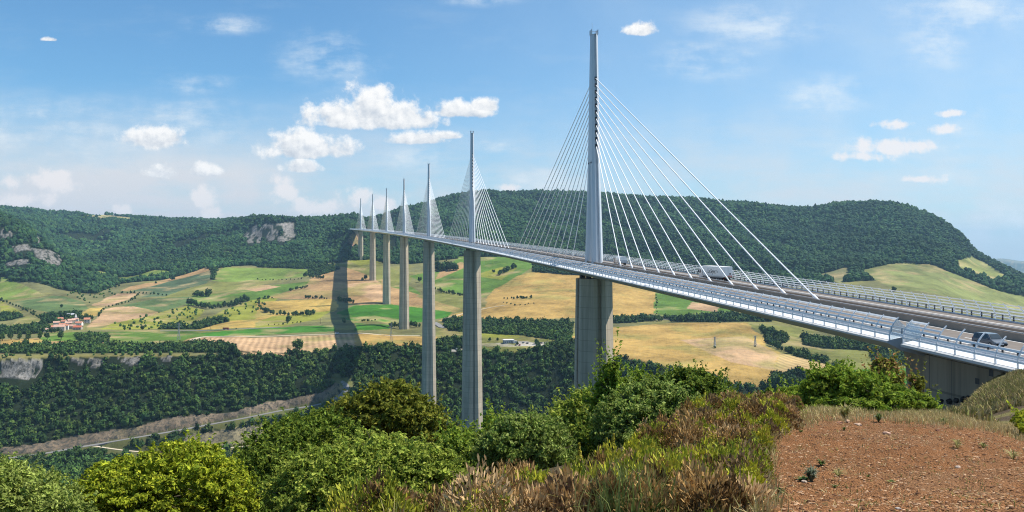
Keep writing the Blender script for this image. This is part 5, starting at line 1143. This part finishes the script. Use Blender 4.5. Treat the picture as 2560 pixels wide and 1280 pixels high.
# vehicles down on the land
def land_dir(u, v, u2, v2):
    a = hit(u, v, 900); b2 = hit(u2, v2, 900); return a, math.atan2(-(b2[0]-a[0]), b2[1]-a[1])
a, r = land_dir(843, 835.5, 880, 833); t = empty('white_van', (a[0], a[1], a[2]+.42), r, label='white van on the farm road inside the shadow of the bridge', cat='van'); car_parts(t, 5.6, 2.1, 2.5, M['white_paint'], hood=.14, roof0=.16, van=True)
a, r = land_dir(566, 824.6, 600, 823); t = empty('red_truck', (a[0], a[1], a[2]+.42), r, label='dark red truck on the road below the yellow field', cat='truck')
mb = MB(); mb.box(-1.25, 1.25, -5.5, 1.5, 1.0, 3.1); mb.build('load_bed', M['red_paint'], t)
mb = MB(); mb.loft([[(-1.2, y, .6), (1.2, y, .6), (1.15, y, z1), (-1.15, y, z1)] for y, z1 in ((1.9, 3.0), (3.6, 3.0), (4.0, 1.8))]); cb = mb.build('cab', M['red_paint'], t)
mb = MB(); mb.add([(-1.05, 4.0, 1.85), (1.05, 4.0, 1.85), (1.05, 3.64, 2.9), (-1.05, 3.64, 2.9)], [(0,1,2,3)]); mb.build('windscreen', M['glass'], cb)
mb = MB(); mb.tube([(0, 2.6, 3.), (0, 3.2, 4.2)], .12); mb.build('exhaust', M['dark'], cb)
for sx in (-1, 1):
    for yy in (-4.2, -3, 3.): wheel(t, sx*1.0, yy, .5, .35)
CARP = [(1308,857.6,.2,'grey_paint','dark grey car parked nearest the pavilion'),(1318,859,.5,'black_','black car parked beside the grassy bank by the pavilion'),(1338,858,1.4,'silver_paint','silver car parked leftmost on the far gravel strip'),(1345,858.4,1.4,'blue_paint','dark blue car parked second on the far gravel strip'),(1352,858.8,1.4,'black_','black car parked third on the far gravel strip'),(1365,857.4,1.2,'white_paint','white car parked at the end of the far gravel strip'),(1299,863.6,.1,'red_paint','red car parked on the near edge of the visitor area'),(1290,863.4,.1,'grey_paint','grey car parked at the left of the near edge of the visitor area'),(1141,873.5,.4,'white_paint','white car parked on a paved spot left of the second pier')]
M['black_'] = paint('black_paint', (.02,.02,.022))
for u, v, r, mt, lab in CARP:
    a = hit(u, v, 900); t = empty('parked_car', (a[0], a[1], a[2]+.1), r, label=lab, cat='car', group='cars parked at the visitor area below the bridge'); car_parts(t, 4.4, 1.8, 1.55, M[mt], hood=.26, roof0=.30, detail=False)

# ------------------------------------------------------------------ HOUSES
M['plaster'] = plain('cream_plaster', (.60,.52,.42), .9, var=.12, scale=.5); M['stone'] = plain('stone_wall', (.40,.34,.28), .9, var=.2, scale=.6); M['whitewall'] = plain('white_render', (.74,.71,.66), .9, var=.06, scale=.5)
M['tile'] = plain('clay_tile', (.46,.20,.12), .85, var=.25, scale=.8); M['tile2'] = plain('faded_clay_tile', (.50,.30,.22), .85, var=.2, scale=.8); M['tile3'] = plain('red_clay_tile', (.48,.13,.07), .85, var=.2, scale=.8); M['slate'] = plain('grey_sheet_roof', (.42,.43,.45), .7, var=.15)
def house(name, u, v, L_, W_, H_, r, wall, roof, label, cat='house', group=None, rise=.32, wins=3, flat=False):
    a = hit(u, v, 900); t = empty(name, (a[0], a[1], a[2]-.6), r, label=label, cat=cat, group=group)
    mb = MB(); mb.box(-L_/2, L_/2, -W_/2, W_/2, -1.5, H_)
    if not flat: mb.add([(sx*L_/2, y, z) for sx in (-1, 1) for y, z in ((-W_/2, H_), (W_/2, H_), (0, H_+W_*rise))], [(0,2,1),(3,4,5)])
    mb.build('wall', M[wall], t)
    mb = MB(); e = .45
    if flat: mb.box(-L_/2-e, L_/2+e, -W_/2-e, W_/2+e, H_+.003, H_+.4)
    else:
        hr = H_+W_*rise
        for sy in (-1, 1):
            P = [(-L_/2-e, sy*(W_/2+e), H_-e*rise*2+.05), (L_/2+e, sy*(W_/2+e), H_-e*rise*2+.05), (L_/2+e, 0, hr+.05), (-L_/2-e, 0, hr+.05)]
            mb.add(P+[(x, y, z+.22) for x, y, z in P], [(0,1,2,3),(7,6,5,4),(0,4,5,1),(1,5,6,2),(2,6,7,3),(3,7,4,0)])
    ro = mb.build('roof', M[roof], t)
    if not flat and wins > 1: mb = MB(); mb.box(L_*.28-.4, L_*.28+.4, -.4, .4, H_+W_*rise*.7, H_+W_*rise+.9); mb.build('chimney', M[wall], ro)
    for k in range(wins):
        for zz in ((1.4, 4.2) if H_ > 5 else (1.4,)):
            xx = -L_/2+L_*(k+.5)/wins; mb = MB(); mb.box(xx-.5, xx+.5, -W_/2-.03, -W_/2+.05, zz, zz+1.4); mb.build('window', M['glass'], t)
    return t
HS = [
 (149,827,15,9,7,.15,'plaster','tile2','largest cream village house with long orange roof in front of the others',4), (151,803,8,6,5,.5,'stone','tile','small red roofed house standing highest above the village centre',2),
 (160,813,7,7,7,-.2,'plaster','tile','narrow tall cream house in the middle of the village',2), (178,808,11,7,5.5,.6,'stone','tile2','stone house with faded roof just left of the church',3),
 (172,816,9,7,6,.3,'stone','tile2','stone house with faded roof below the church',2), (198,814,10,7,5,-.1,'whitewall','tile','white house with pink red roof right of the church',3),
 (218,807,9,8,6.5,.2,'plaster','tile','red roofed house set apart at the right end of the village',2), (195,824,12,7,4.5,-.15,'stone','tile3','long house with the brightest red roof at the lower right of the village',3),
 (181,822,11,7,5,-.2,'stone','tile2','brown house with faded roof left of the brightest red roof',3), (166,824,6,6,7,.1,'whitewall','tile','narrow white house beside the largest cream house',2),
 (141,813,9,6,5,.4,'plaster','tile2','cream house with faded roof at the upper left of the village',2), (111,829,10,6,3.5,.1,'whitewall','tile2','low house with pale red roof apart at the left of the village',2),
 (134,824,7,6,5,.5,'stone','tile','stone house with red roof at the lower left of the village',2), (156,819,9,6,5.5,.1,'plaster','tile','cream house with red roof just behind the largest cream house',2)]
for u, v, l_, w_, h_, r, wa, ro, lab, wn in HS: house('village_house', u, v, l_, w_, h_, r, wa, ro, lab, group='houses of the village at the foot of the fields', wins=wn)
house('grey_barn', 174, 792, 14, 8, 4, .3, 'stone', 'slate', 'long grey roofed barn behind the village trees', 'barn', wins=1)
t = house('church', 189, 806, 9, 5, 6, .2, 'whitewall', 'tile2', 'small white church with a pointed spire among the village roofs', 'church', wins=2)
mb = MB(); mb.box(-1.6, 1.6, 2.6, 5.4, 0, 9.5); mb.build('tower', M['whitewall'], t)
mb = MB(); mb.add([(-1.7, 2.5, 9.5), (1.7, 2.5, 9.5), (1.7, 5.5, 9.5), (-1.7, 5.5, 9.5), (0, 4, 15.5)], [(0,1,4),(1,2,4),(2,3,4),(3,0,4)]); mb.build('spire', M['whitewall'], t)
house('visitor_pavilion', 1271, 857, 13, 9, 4.6, .12, 'slate', 'whitewall', 'flat roofed grey and white visitor pavilion among trees below the bridge', 'pavilion', flat=True, wins=5)
house('white_annex', 1287, 857.5, 5, 4, 3, .12, 'whitewall', 'slate', 'small white annex just right of the flat roofed pavilion', 'hut', flat=True, wins=1)
# ------------------------------------------------------------------ power line towers, poles
def lattice(u, v, h, label, legs_w=3.6):
    a = hit(u, v, 700); t = empty('electricity_pylon', a[:3], -TH+.2, label=label, cat='electricity pylon', group='steel towers of the power line')
    mb = MB(); w0, w1 = legs_w/2, .55; q = [(-1,-1),(1,-1),(1,1),(-1,1)]
    lv = [0, .2, .38, .54, .68, .8, 1.]
    P = [[Vector((sx*(w0+(w1-w0)*min(1, f/.7)), sy*(w0+(w1-w0)*min(1, f/.7)), f*h)) for sx, sy in q] for f in lv]
    for k in range(4): mb.tube([p[k] for p in P], .17, 4)
    mb.build('tower_legs', M['galv'], t)
    mb = MB()
    for a_, b2 in zip(P[:-1], P[1:]):
        for k in range(4): j = (k+1) % 4; mb.tube([a_[k], b2[j]], .10, 4); mb.tube([a_[j], b2[k]], .10, 4); mb.tube([b2[k], b2[j]], .10, 4)
    mb.build('bracing', M['galv'], t)
    for zf, wd in ((.78, 4.2), (.90, 3.4), (.99, 2.4)):
        mb = MB(); mb.tube([(-wd, 0, h*zf), (0, 0, h*zf+.6), (wd, 0, h*zf)], .14, 4); mb.tube([(-wd, 0, h*zf), (wd, 0, h*zf)], .12, 4); mb.build('cross_arm', M['galv'], t)
lattice(447, 851, 24, 'steel lattice electricity pylon at the left end of the pale curved field road')
lattice(978, 857, 26, 'steel lattice electricity pylon on the dry grass left of the nearer tall piers')
lattice(1787, 868, 13, 'left of two small pylons on the big golden field', 2.6)
lattice(1888, 865, 13, 'right of two small pylons on the big golden field', 2.6)
for u, v, h, lab in ((526, 824, 12, 'thin wooden pole by the road below the yellow field'), (215, 838, 12, 'thin wooden pole on the green strip below the village'), (801, 810, 9, 'thin wooden pole beside the bridge shadow')):
    a = hit(u, v, 900); t = empty('utility_pole', a[:3], 0, label=lab, cat='pole'); mb = MB(); mb.tube([(0, 0, -.5), (0, 0, h)], .22, 6, .15); mb.build('mast_pole', M['bark'], t); mb = MB(); mb.box(-.9, .9, -.08, .08, h-.6, h-.4); mb.build('cross_bar', M['bark'], t)

# ------------------------------------------------------------------ TREES one can tell apart
def crown_mesh(seed, nq=150, sq=(1, 1)):
    global rng
    keep = rng; rng = np.random.default_rng(seed); k = 6
    cx = rng.normal(0, .38, k); cy_ = rng.normal(0, .38, k); cz = rng.uniform(-.1, .45, k); rd = rng.uniform(.42, .66, k)
    me = clump_crowns(np.concatenate([[0], cx]), np.concatenate([[0], cy_]), np.concatenate([[.35], cz+.1]), np.concatenate([[.72], rd]), 'crown', nq//3)
    rng = keep; return me
CROWNS = [crown_mesh(100+i) for i in range(7)]
mb = MB(); mb.tube([(0, 0, -.8), (0, 0, .25), (.03, .02, .9)], .085, 7, .05); tm = mb.build('trunk', M['bark']); TRUNK = tm.data; bpy.data.objects.remove(tm)
def tree(u, v, hpx, label, group=None, cat='tree', name='field_tree', dmin=700, wide=1., parts=True, pos=None):
    x, y, z, d = pos if pos else hit(u, v, dmin)
    H = hpx*d/F; t = empty(name, (x, y, z), random.uniform(0, 6.28), label=label, cat=cat, group=group)
    s_ = H/2.05
    c_ = link('crown', random.choice(CROWNS), t); c_.scale = (s_*wide*.62, s_*wide*.62, s_); c_.location = (0, 0, H*(.02 if wide > 1.25 else .08))
    k_ = link('trunk', TRUNK, t); k_.scale = (s_, s_, s_*.9); k_.location = (0, 0, H*.15)
    return t
ORD = ['leftmost', 'second', 'third', 'fourth', 'fifth', 'sixth', 'rightmost']
for k, (u, v, h) in enumerate([(6,852,24),(28,850,22),(49,849,21),(71,851,25),(100,848,22),(119,848,17),(153,849,23)]):
    tree(u, v, h, f'round dark tree, {ORD[k]} from the left in the row of seven below the village', 'row of trees below the village', wide=1.15)
SOLO = [(748,875,30,1.5,'large lone dark bush standing on the striped pinkish ploughed field'),(154,769,11,1.2,'lone round tree in the middle of the grey green field left of the village'),(768,790,18,1.4,'spreading tree on the yellow field nearest the bridge shadow'),
 (744,790,10,1.2,'small tree left of the spreading tree on the yellow field'),(720,806,20,1.3,'bushy tree on the lower edge of the yellow field'),(913,700,13,1.1,'small dark tree at the left foot of the sixth pier from the viewer'),(906,702,9,1.3,'low bush at the left foot of the sixth pier from the viewer'),
 (1340,860,15,1.3,'round tree at the right end of the visitor parking'),(1800,808,7,1.3,'tiny pointed bush at the top edge of the big golden field'),(1787,870,6,2.2,'low dark bush under the left pylon on the golden field'),(1888,867,5,2.,'low dark bush under the right pylon on the golden field'),
 (1048,705,13,1.2,'small tree on the green slope just left of the third tall pier'),(1283,672,14,1.1,'dark tree on the patchy green slope right of the second pier'),(1235,682,9,1.4,'bush on the patchy green slope beside the second pier'),(1190,692,9,1.4,'bush touching the right edge of the second pier'),
 (860,808,14,1.6,'dark bush in the bridge shadow by the green field'),(1145,870,24,1.1,'tall dark tree left of the second pier above the wood'),(1160,862,12,1.2,'round bush left of the second pier by the meadow'),
 (500,823,14,1.3,'dark tree standing by the road left of the red truck'),(590,823,4,1.5,'small bush by the road right of the red truck'),(356,824,14,1.4,'dark tree at the foot of the bushy meadow left of the small pylon'),(372,824,7,1.3,'little tree right of the dark tree below the bushy meadow'),
 (312,825,8,1.3,'left of two little trees below the bushy meadow'),(324,825,8,1.2,'right of two little trees below the bushy meadow'),(430,700,13,1.3,'round tree at the upper end of the pale tan strip'),(404,693,10,1.2,'round tree on the grass above the tan strip'),(352,700,16,1.3,'large tree on the small green fields in the valley head'),(380,697,16,1.0,'tall tree right of the large valley head tree'),(389,709,7,1.3,'little dark tree on the tan strip'),
 (2235,728,14,1.3,'tree at the lower edge of the pale mountain meadow behind the bridge'),(1293,862,9,1.3,'small green tree in front of the visitor pavilion'),(1262,859,9,1.3,'left small tree in front of the visitor pavilion'),(1203,853,11,1.1,'small tree right beside the second pier by the parking'),(1225,853,10,1.1,'small tree between the pale parking bays'),(1243,852,9,1.2,'small tree left of the pavilion behind the pale parking bays')]
for u, v, h, w_, lab in SOLO: tree(u, v, h, lab, wide=w_)
HEDGES = [
 ([(0,751),(30,762),(66,778),(98,797)], 16, 8, 'dark tree in the diagonal hedge at the far left fields', 'diagonal hedge at the far left'),
 ([(66,770),(78,777),(90,783)], 5, 5, 'small bush in the broken row inside the grey green field', 'broken row in the grey green field'),
 ([(302,734),(348,733),(420,740)], 12, 6, 'bush in the hedge under the long tan strip', 'hedge under the tan strip'),
 ([(259,770),(290,764),(330,752),(348,736)], 14, 7, 'tree in the hedge right of the upper pinkish tan field', 'hedge beside the upper tan field'),
 ([(262,772),(250,785),(243,795)], 5, 8, 'dark tree between the small yellow field and the large tan field', 'hedge between yellow and tan field'),
 ([(486,740),(500,742),(525,741)], 9, 16, 'tree of the dark clump in the middle of the green slope', 'clump on the green slope'),
 ([(469,762),(500,768),(525,772),(584,766),(623,750)], 26, 15, 'tree in the thick hedge above the bushy pale slopes', 'thick hedge above the bushy slopes'),
 ([(640,752),(655,749),(672,745)], 5, 9, 'tree in the short hedge at the right end of the thick hedge', 'short hedge'),
 ([(640,700),(700,701),(760,698)], 12, 4, 'low bush in the thin hedge between the two green fields', 'thin hedge between green fields'),
 ([(724,727),(745,724),(770,718)], 8, 8, 'bush in the dark hedge left of the bridge shadow', 'dark hedge left of the bridge shadow'),
 ([(764,692),(785,694),(812,697)], 8, 12, 'tree of the copse above the tan field left of the bridge shadow', 'copse above the tan field'),
 ([(762,746),(790,746),(819,747)], 10, 7, 'bush in the hedge above the yellow field', 'hedge above the yellow field'),
 ([(843,750),(862,756),(884,759)], 10, 12, 'dark tree of the clump in the bridge shadow between tan and green fields', 'clump in the bridge shadow'),
 ([(655,777),(680,786),(705,788),(740,790),(790,786)], 16, 13, 'tree in the hedgerow crossing the yellow field', 'hedgerow across the yellow field'),
 ([(645,760),(650,770),(662,782)], 5, 9, 'bush at the left end of the yellow field', 'bushes at the yellow field end'),
 ([(668,813),(700,812),(760,807)], 8, 5, 'low bush below the yellow field by the road', 'bushes below the yellow field'),
 ([(900,804),(920,804),(940,802)], 6, 6, 'low bush along the lower edge of the bright green field', 'bushes below the bright green field'),
 ([(977,818),(995,818),(1050,817)], 12, 13, 'tree in the dark hedge at the foot of the fourth pier', 'hedge at the foot of the fourth pier'),
 ([(1087,724),(1110,732),(1160,741)], 12, 10, 'tree in the hedge between second and third pier', 'hedge between the second and third pier'),
 ([(1085,676),(1110,676),(1144,676)], 10, 20, 'tall dark tree of the block planted left of the second pier', 'dark block of trees left of the second pier'),
 ([(1258,747),(1290,748),(1330,746)], 9, 8, 'tree of the dark clump on the left of the golden slope', 'clump on the golden slope'),
 ([(1252,756),(1290,764),(1340,760)], 8, 5, 'low bush on the curved bank below the golden slope', 'bank below the golden slope'),
 ([(1245,690),(1262,680),(1290,668)], 7, 14, 'tree in the row climbing the patchy green slope', 'row on the patchy green slope'),
 ([(1527,806),(1600,804),(1660,802)], 14, 12, 'tree in the hedge behind the big golden field right of the first pier', 'hedge behind the golden field, left part'),
 ([(1640,790),(1641,770),(1640,735)], 8, 5, 'small bush along the boundary between golden and green field', 'boundary of golden and green field'),
 ([(1672,806),(1720,802),(1757,800),(1790,796),(1880,800),(1929,803)], 26, 15, 'tree in the long hedge under the bridge deck', 'long hedge under the deck'),
 ([(1905,828),(1925,838),(1950,845),(1968,850)], 12, 18, 'tree in the steep hedge right of the golden field', 'steep hedge right of the golden field'),
 ([(1920,862),(1960,878),(2010,892),(2068,908)], 16, 17, 'tree in the hedge along the curved striped field', 'hedge along the striped field'),
 ([(1760,960),(1790,972),(1830,975)], 8, 34, 'dark bluish tree in the group beyond the brown heather', 'dark trees beyond the heather'),
 ([(1930,965),(1960,968),(2005,966)], 8, 30, 'dark bluish tree between the heather and the round bushes', 'dark trees left of the round bushes'),
 ([(2100,912),(2108,913)], 2, 14, 'little dark tree on the olive pasture under the bridge', 'pasture trees under the bridge'),
 ([(100,812),(125,808),(150,796),(180,800),(235,800)], 18, 17, 'dark tree growing among the village houses', 'village trees'),
 ([(60,835),(90,834),(120,832),(150,832)], 10, 14, 'dark tree in the hedge left below the village', 'hedge below the village'),
 ([(240,716),(280,722),(300,716),(255,700)], 9, 9, 'tree scattered on the meadow right of the left spur', 'meadow trees by the spur'),
]
for line, n, hp, lab, grp in HEDGES:
    cum = [0]
    for p, q in zip(line[:-1], line[1:]): cum.append(cum[-1]+math.hypot(q[0]-p[0], 3*(q[1]-p[1])))
    for k in range(n):
        q = (k+.5)/n*cum[-1]; i = max(j for j in range(len(line)-1) if cum[j] <= q); f = (q-cum[i])/(cum[i+1]-cum[i])
        u = line[i][0]+(line[i+1][0]-line[i][0])*f+random.uniform(-2, 2); v = line[i][1]+(line[i+1][1]-line[i][1])*f+random.uniform(-1, 1)
        tree(u, v, hp*random.uniform(.65, 1.25), lab, grp, name='hedge_tree', wide=random.uniform(1.0, 1.5))
# #SECTION_FORE
# ------------------------------------------------------------------ sky, sun, air, camera
W = bpy.data.worlds.new('World'); sc.world = W; W.use_nodes = True; nt = W.node_tree
bg = nt.nodes['Background']; SKY = .10; bg.inputs['Strength'].default_value = SKY
sky = N(nt, 'ShaderNodeTexSky', sky_type='NISHITA', sun_disc=False, sun_elevation=SUN_EL, sun_rotation=SUN_AZ, altitude=700, air_density=1.0, dust_density=1.0, ozone_density=2.2)
gd_ = N(nt, 'ShaderNodeTexCoord').outputs['Generated']
def dot(v):
    n = N(nt, 'ShaderNodeVectorMath', operation='DOT_PRODUCT'); nt.links.new(gd_, n.inputs[0]); n.inputs[1].default_value = v; return n.outputs['Value']
fz = dot((FW[0], FW[1], 0)); fm = math_(nt, 'MAXIMUM', fz, .02)
X_ = math_(nt, 'DIVIDE', dot((RT[0], RT[1], 0)), fm); Y_ = math_(nt, 'DIVIDE', dot((0, 0, 1)), fm)
P_ = N(nt, 'ShaderNodeCombineXYZ', {0: X_, 1: Y_}).outputs[0]
n1 = noise(nt, P_, 34., 9, .62); n2 = noise(nt, P_, 11., 6, .55)
sepd = N(nt, 'ShaderNodeSeparateXYZ'); nt.links.new(P_, sepd.inputs[0])
wob = math_(nt, 'MULTIPLY', math_(nt, 'SUBTRACT', n2, .5), .02)
Xw = math_(nt, 'ADD', X_, wob)
def blob(u, v, a, b2, flat=2.2):
    x = math_(nt, 'MULTIPLY', math_(nt, 'SUBTRACT', Xw, (u-1280)/F), F/a); y = math_(nt, 'MULTIPLY', math_(nt, 'SUBTRACT', Y_, (Y0-v)/F), F/b2)
    y2 = math_(nt, 'MAXIMUM', y, math_(nt, 'MULTIPLY', y, -flat))
    r = math_(nt, 'SQRT', math_(nt, 'ADD', math_(nt, 'MULTIPLY', x, x), math_(nt, 'MULTIPLY', y2, y2)))
    return math_(nt, 'SUBTRACT', 1., r), y
def field(lst, flat):
    q, yy = None, None
    for (u, v, a, b2) in lst:
        f, y = blob(u, v, a, b2, flat)
        if q is None: q, yy = f, y
        else:
            w_ = math_(nt, 'GREATER_THAN', f, q); yy = math_(nt, 'ADD', math_(nt, 'MULTIPLY', w_, y), math_(nt, 'MULTIPLY', math_(nt, 'SUBTRACT', 1., w_), yy)); q = math_(nt, 'MAXIMUM', q, f)
    return q, yy
CUM = [(928,288,84,80),(868,298,110,56),(1008,298,90,54),(935,308,185,44),(1160,282,98,36),(1205,270,56,32),(390,356,82,50),(420,350,40,34),(765,378,130,58),(735,366,80,52),(752,422,52,30),(1045,352,84,28),(1110,342,46,18),(1600,78,46,30),(522,432,46,28),(400,436,44,30),(125,100,24,12)]
q, yy = field(CUM, 2.6)
dens = math_(nt, 'ADD', q, math_(nt, 'MULTIPLY', math_(nt, 'SUBTRACT', n1, .46), 2.1))
dens = N(nt, 'ShaderNodeMapRange', {0: dens, 1: .0, 2: .5}, interpolation_type='SMOOTHSTEP').outputs[0]
dens = math_(nt, 'MULTIPLY', dens, math_(nt, 'GREATER_THAN', q, -.7))
# shade on the cloud bases
n1b = noise(nt, N(nt, 'ShaderNodeVectorMath', {0: P_, 1: (.004, .006, 0)}, operation='ADD').outputs[0], 34., 9, .62)
lit = math_(nt, 'ADD', math_(nt, 'MULTIPLY_ADD', yy, .55, .62), math_(nt, 'MULTIPLY', math_(nt, 'SUBTRACT', n1, n1b), 2.6), clamp=True)
ccol = mixc(nt, lit, (.52, .58, .66), (1.0, .985, .965))
# low soft towers in the haze
LOW = [(130,452,95,40),(25,460,40,26),(705,480,44,56),(740,520,40,34),(512,500,44,40),(532,536,44,26),(900,492,85,36),(960,505,60,30),(1272,470,40,16),(312,528,34,24),(60,500,120,30),(800,520,60,30),(2225,372,150,26),(2240,310,66,18),(2372,284,60,15),(2368,324,60,16),(2150,392,90,18),(2300,448,70,14)]
ql, yl = field(LOW, 1.2)
dl = math_(nt, 'ADD', ql, math_(nt, 'MULTIPLY', math_(nt, 'SUBTRACT', n1, .50), 3.2))
dl = math_(nt, 'MULTIPLY', N(nt, 'ShaderNodeMapRange', {0: dl, 1: .05, 2: .75}, interpolation_type='SMOOTHSTEP').outputs[0], .85)
# thin high veils
mpv = N(nt, 'ShaderNodeMapping', {'Vector': P_}); mpv.inputs['Scale'].default_value = (5., 17., 1); mpv.inputs['Rotation'].default_value = (0, 0, math.radians(7))
nv_ = noise(nt, mpv.outputs[0], 1.2, 8, .62)
VEIL = [(2230,372,260,62),(2245,308,130,44),(2370,282,130,40),(2365,325,130,40),(2350,95,130,110),(2420,25,300,100),(2070,240,150,80),(2320,450,170,44),(825,142,190,100),(575,62,150,36),(1040,400,150,44),(1200,0,140,26),(1770,150,200,70),(490,212,130,40),(1240,368,90,30),(2500,560,300,80),(1370,462,300,60),(1760,515,300,44),(150,330,420,120),(450,300,300,90),(1900,60,260,80)]
qv, _ = field(VEIL, 1.)
qs = N(nt, 'ShaderNodeMapRange', {0: qv, 1: 0., 2: .8}, interpolation_type='SMOOTHSTEP').outputs[0]
nm = math_(nt, 'ADD', math_(nt, 'MULTIPLY', nv_, .72), math_(nt, 'MULTIPLY', n1, .28))
dv = math_(nt, 'MULTIPLY', math_(nt, 'MULTIPLY', qs, N(nt, 'ShaderNodeMapRange', {0: nm, 1: .42, 2: .68}, interpolation_type='SMOOTHSTEP').outputs[0]), .72)
# broad milky bands low in the sky
band = N(nt, 'ShaderNodeMapRange', {0: Y_, 1: .21, 2: .05}, interpolation_type='SMOOTHSTEP').outputs[0]
lefty = N(nt, 'ShaderNodeMapRange', {0: X_, 1: -.05, 2: -.5}, interpolation_type='SMOOTHSTEP').outputs[0]
nb = N(nt, 'ShaderNodeMapRange', {0: math_(nt, 'ADD', math_(nt, 'MULTIPLY', nv_, .8), math_(nt, 'MULTIPLY', n2, .4)), 1: .42, 2: .78}, interpolation_type='SMOOTHSTEP').outputs[0]
veil = math_(nt, 'MULTIPLY', band, math_(nt, 'ADD', math_(nt, 'MULTIPLY_ADD', lefty, .55, .22), math_(nt, 'MULTIPLY', nb, .6)), clamp=True)
hi = math_(nt, 'MULTIPLY', N(nt, 'ShaderNodeMapRange', {0: nv_, 1: .48, 2: .85}, interpolation_type='SMOOTHSTEP').outputs[0], .22)
sc1 = 1/SKY
def sk(c): return tuple(x*sc1 for x in c)
tintsky = mixc(nt, 1., sky.outputs[0], (.60, .92, 1.05), 'MULTIPLY')
rg = math_(nt, 'MULTIPLY', N(nt, 'ShaderNodeMapRange', {0: X_, 1: -.3, 2: .6}, interpolation_type='SMOOTHSTEP').outputs[0], math_(nt, 'MULTIPLY_ADD', n2, .5, .12))
c = mixc(nt, rg, tintsky, sk((.48, .58, .66)))
c = mixc(nt, hi, c, sk((.50, .56, .60)))
c = mixc(nt, veil, c, sk((.54, .55, .57)))
c = mixc(nt, dv, c, sk((.64, .68, .70)))
c = mixc(nt, dl, c, sk((.70, .66, .645)))
cl = mixc(nt, 1., ccol, sk((.74, .74, .74)), 'MULTIPLY')
c = mixc(nt, dens, c, cl)
up = math_(nt, 'GREATER_THAN', fz, .02)
c = mixc(nt, up, tintsky, c)
nt.links.new(c, bg.inputs['Color'])
W.cycles.sampling_method = 'MANUAL'; W.cycles.sample_map_resolution = 1024
L = bpy.data.lights.new('sun', 'SUN'); L.energy = 4.8; L.angle = math.radians(.53); L.color = (1, .95, .87)
so = bpy.data.objects.new('sun', L); COL.objects.link(so)
sd = Vector((math.sin(SUN_AZ)*math.cos(SUN_EL), math.cos(SUN_AZ)*math.cos(SUN_EL), math.sin(SUN_EL)))
so.rotation_euler = sd.to_track_quat('Z', 'Y').to_euler(); so.location = (0, 0, 600)
HAZE = 5.2e-5
if HAZE:
    mb = MB(); mb.box(-16000, 16000, -3000, 16000, -480, 420)
    m = bpy.data.materials.new('air'); m.use_nodes = True; nt = m.node_tree
    for n in list(nt.nodes):
        if n.type != 'OUTPUT_MATERIAL': nt.nodes.remove(n)
    pv = nt.nodes.new('ShaderNodeVolumePrincipled'); pv.inputs['Color'].default_value = (.46, .74, 1., 1); pv.inputs['Density'].default_value = HAZE; pv.inputs['Anisotropy'].default_value = .2
    nt.links.new(pv.outputs[0], nt.nodes['Material Output'].inputs['Volume'])
    tag(mb.build('haze', m), kind='stuff')
cam = bpy.data.cameras.new('camera'); co = bpy.data.objects.new('camera', cam); COL.objects.link(co)
co.location = (CX, CY, CZ); co.rotation_euler = (PI/2, 0, -TH); cam.sensor_width = 36; cam.lens = 36*F/2560; cam.shift_y = -(640-Y0)/2560
cam.clip_start = .3; cam.clip_end = 60000; sc.camera = co
sc.view_settings.view_transform = 'Standard'; sc.view_settings.look = 'None'; sc.view_settings.exposure = .52; sc.view_settings.gamma = 1
sc.render.engine = 'CYCLES'; cy = sc.cycles
cy.use_denoising = True
try: cy.denoiser = 'OPENIMAGEDENOISE'; cy.denoising_input_passes = 'RGB_ALBEDO_NORMAL'; cy.denoising_prefilter = 'NONE'
except Exception: pass
cy.filter_width = 1.1; cy.max_bounces = 6; cy.diffuse_bounces = 2; cy.glossy_bounces = 2; cy.transmission_bounces = 4; cy.transparent_max_bounces = 12; cy.volume_bounces = 0
cy.caustics_reflective = False; cy.caustics_refractive = False
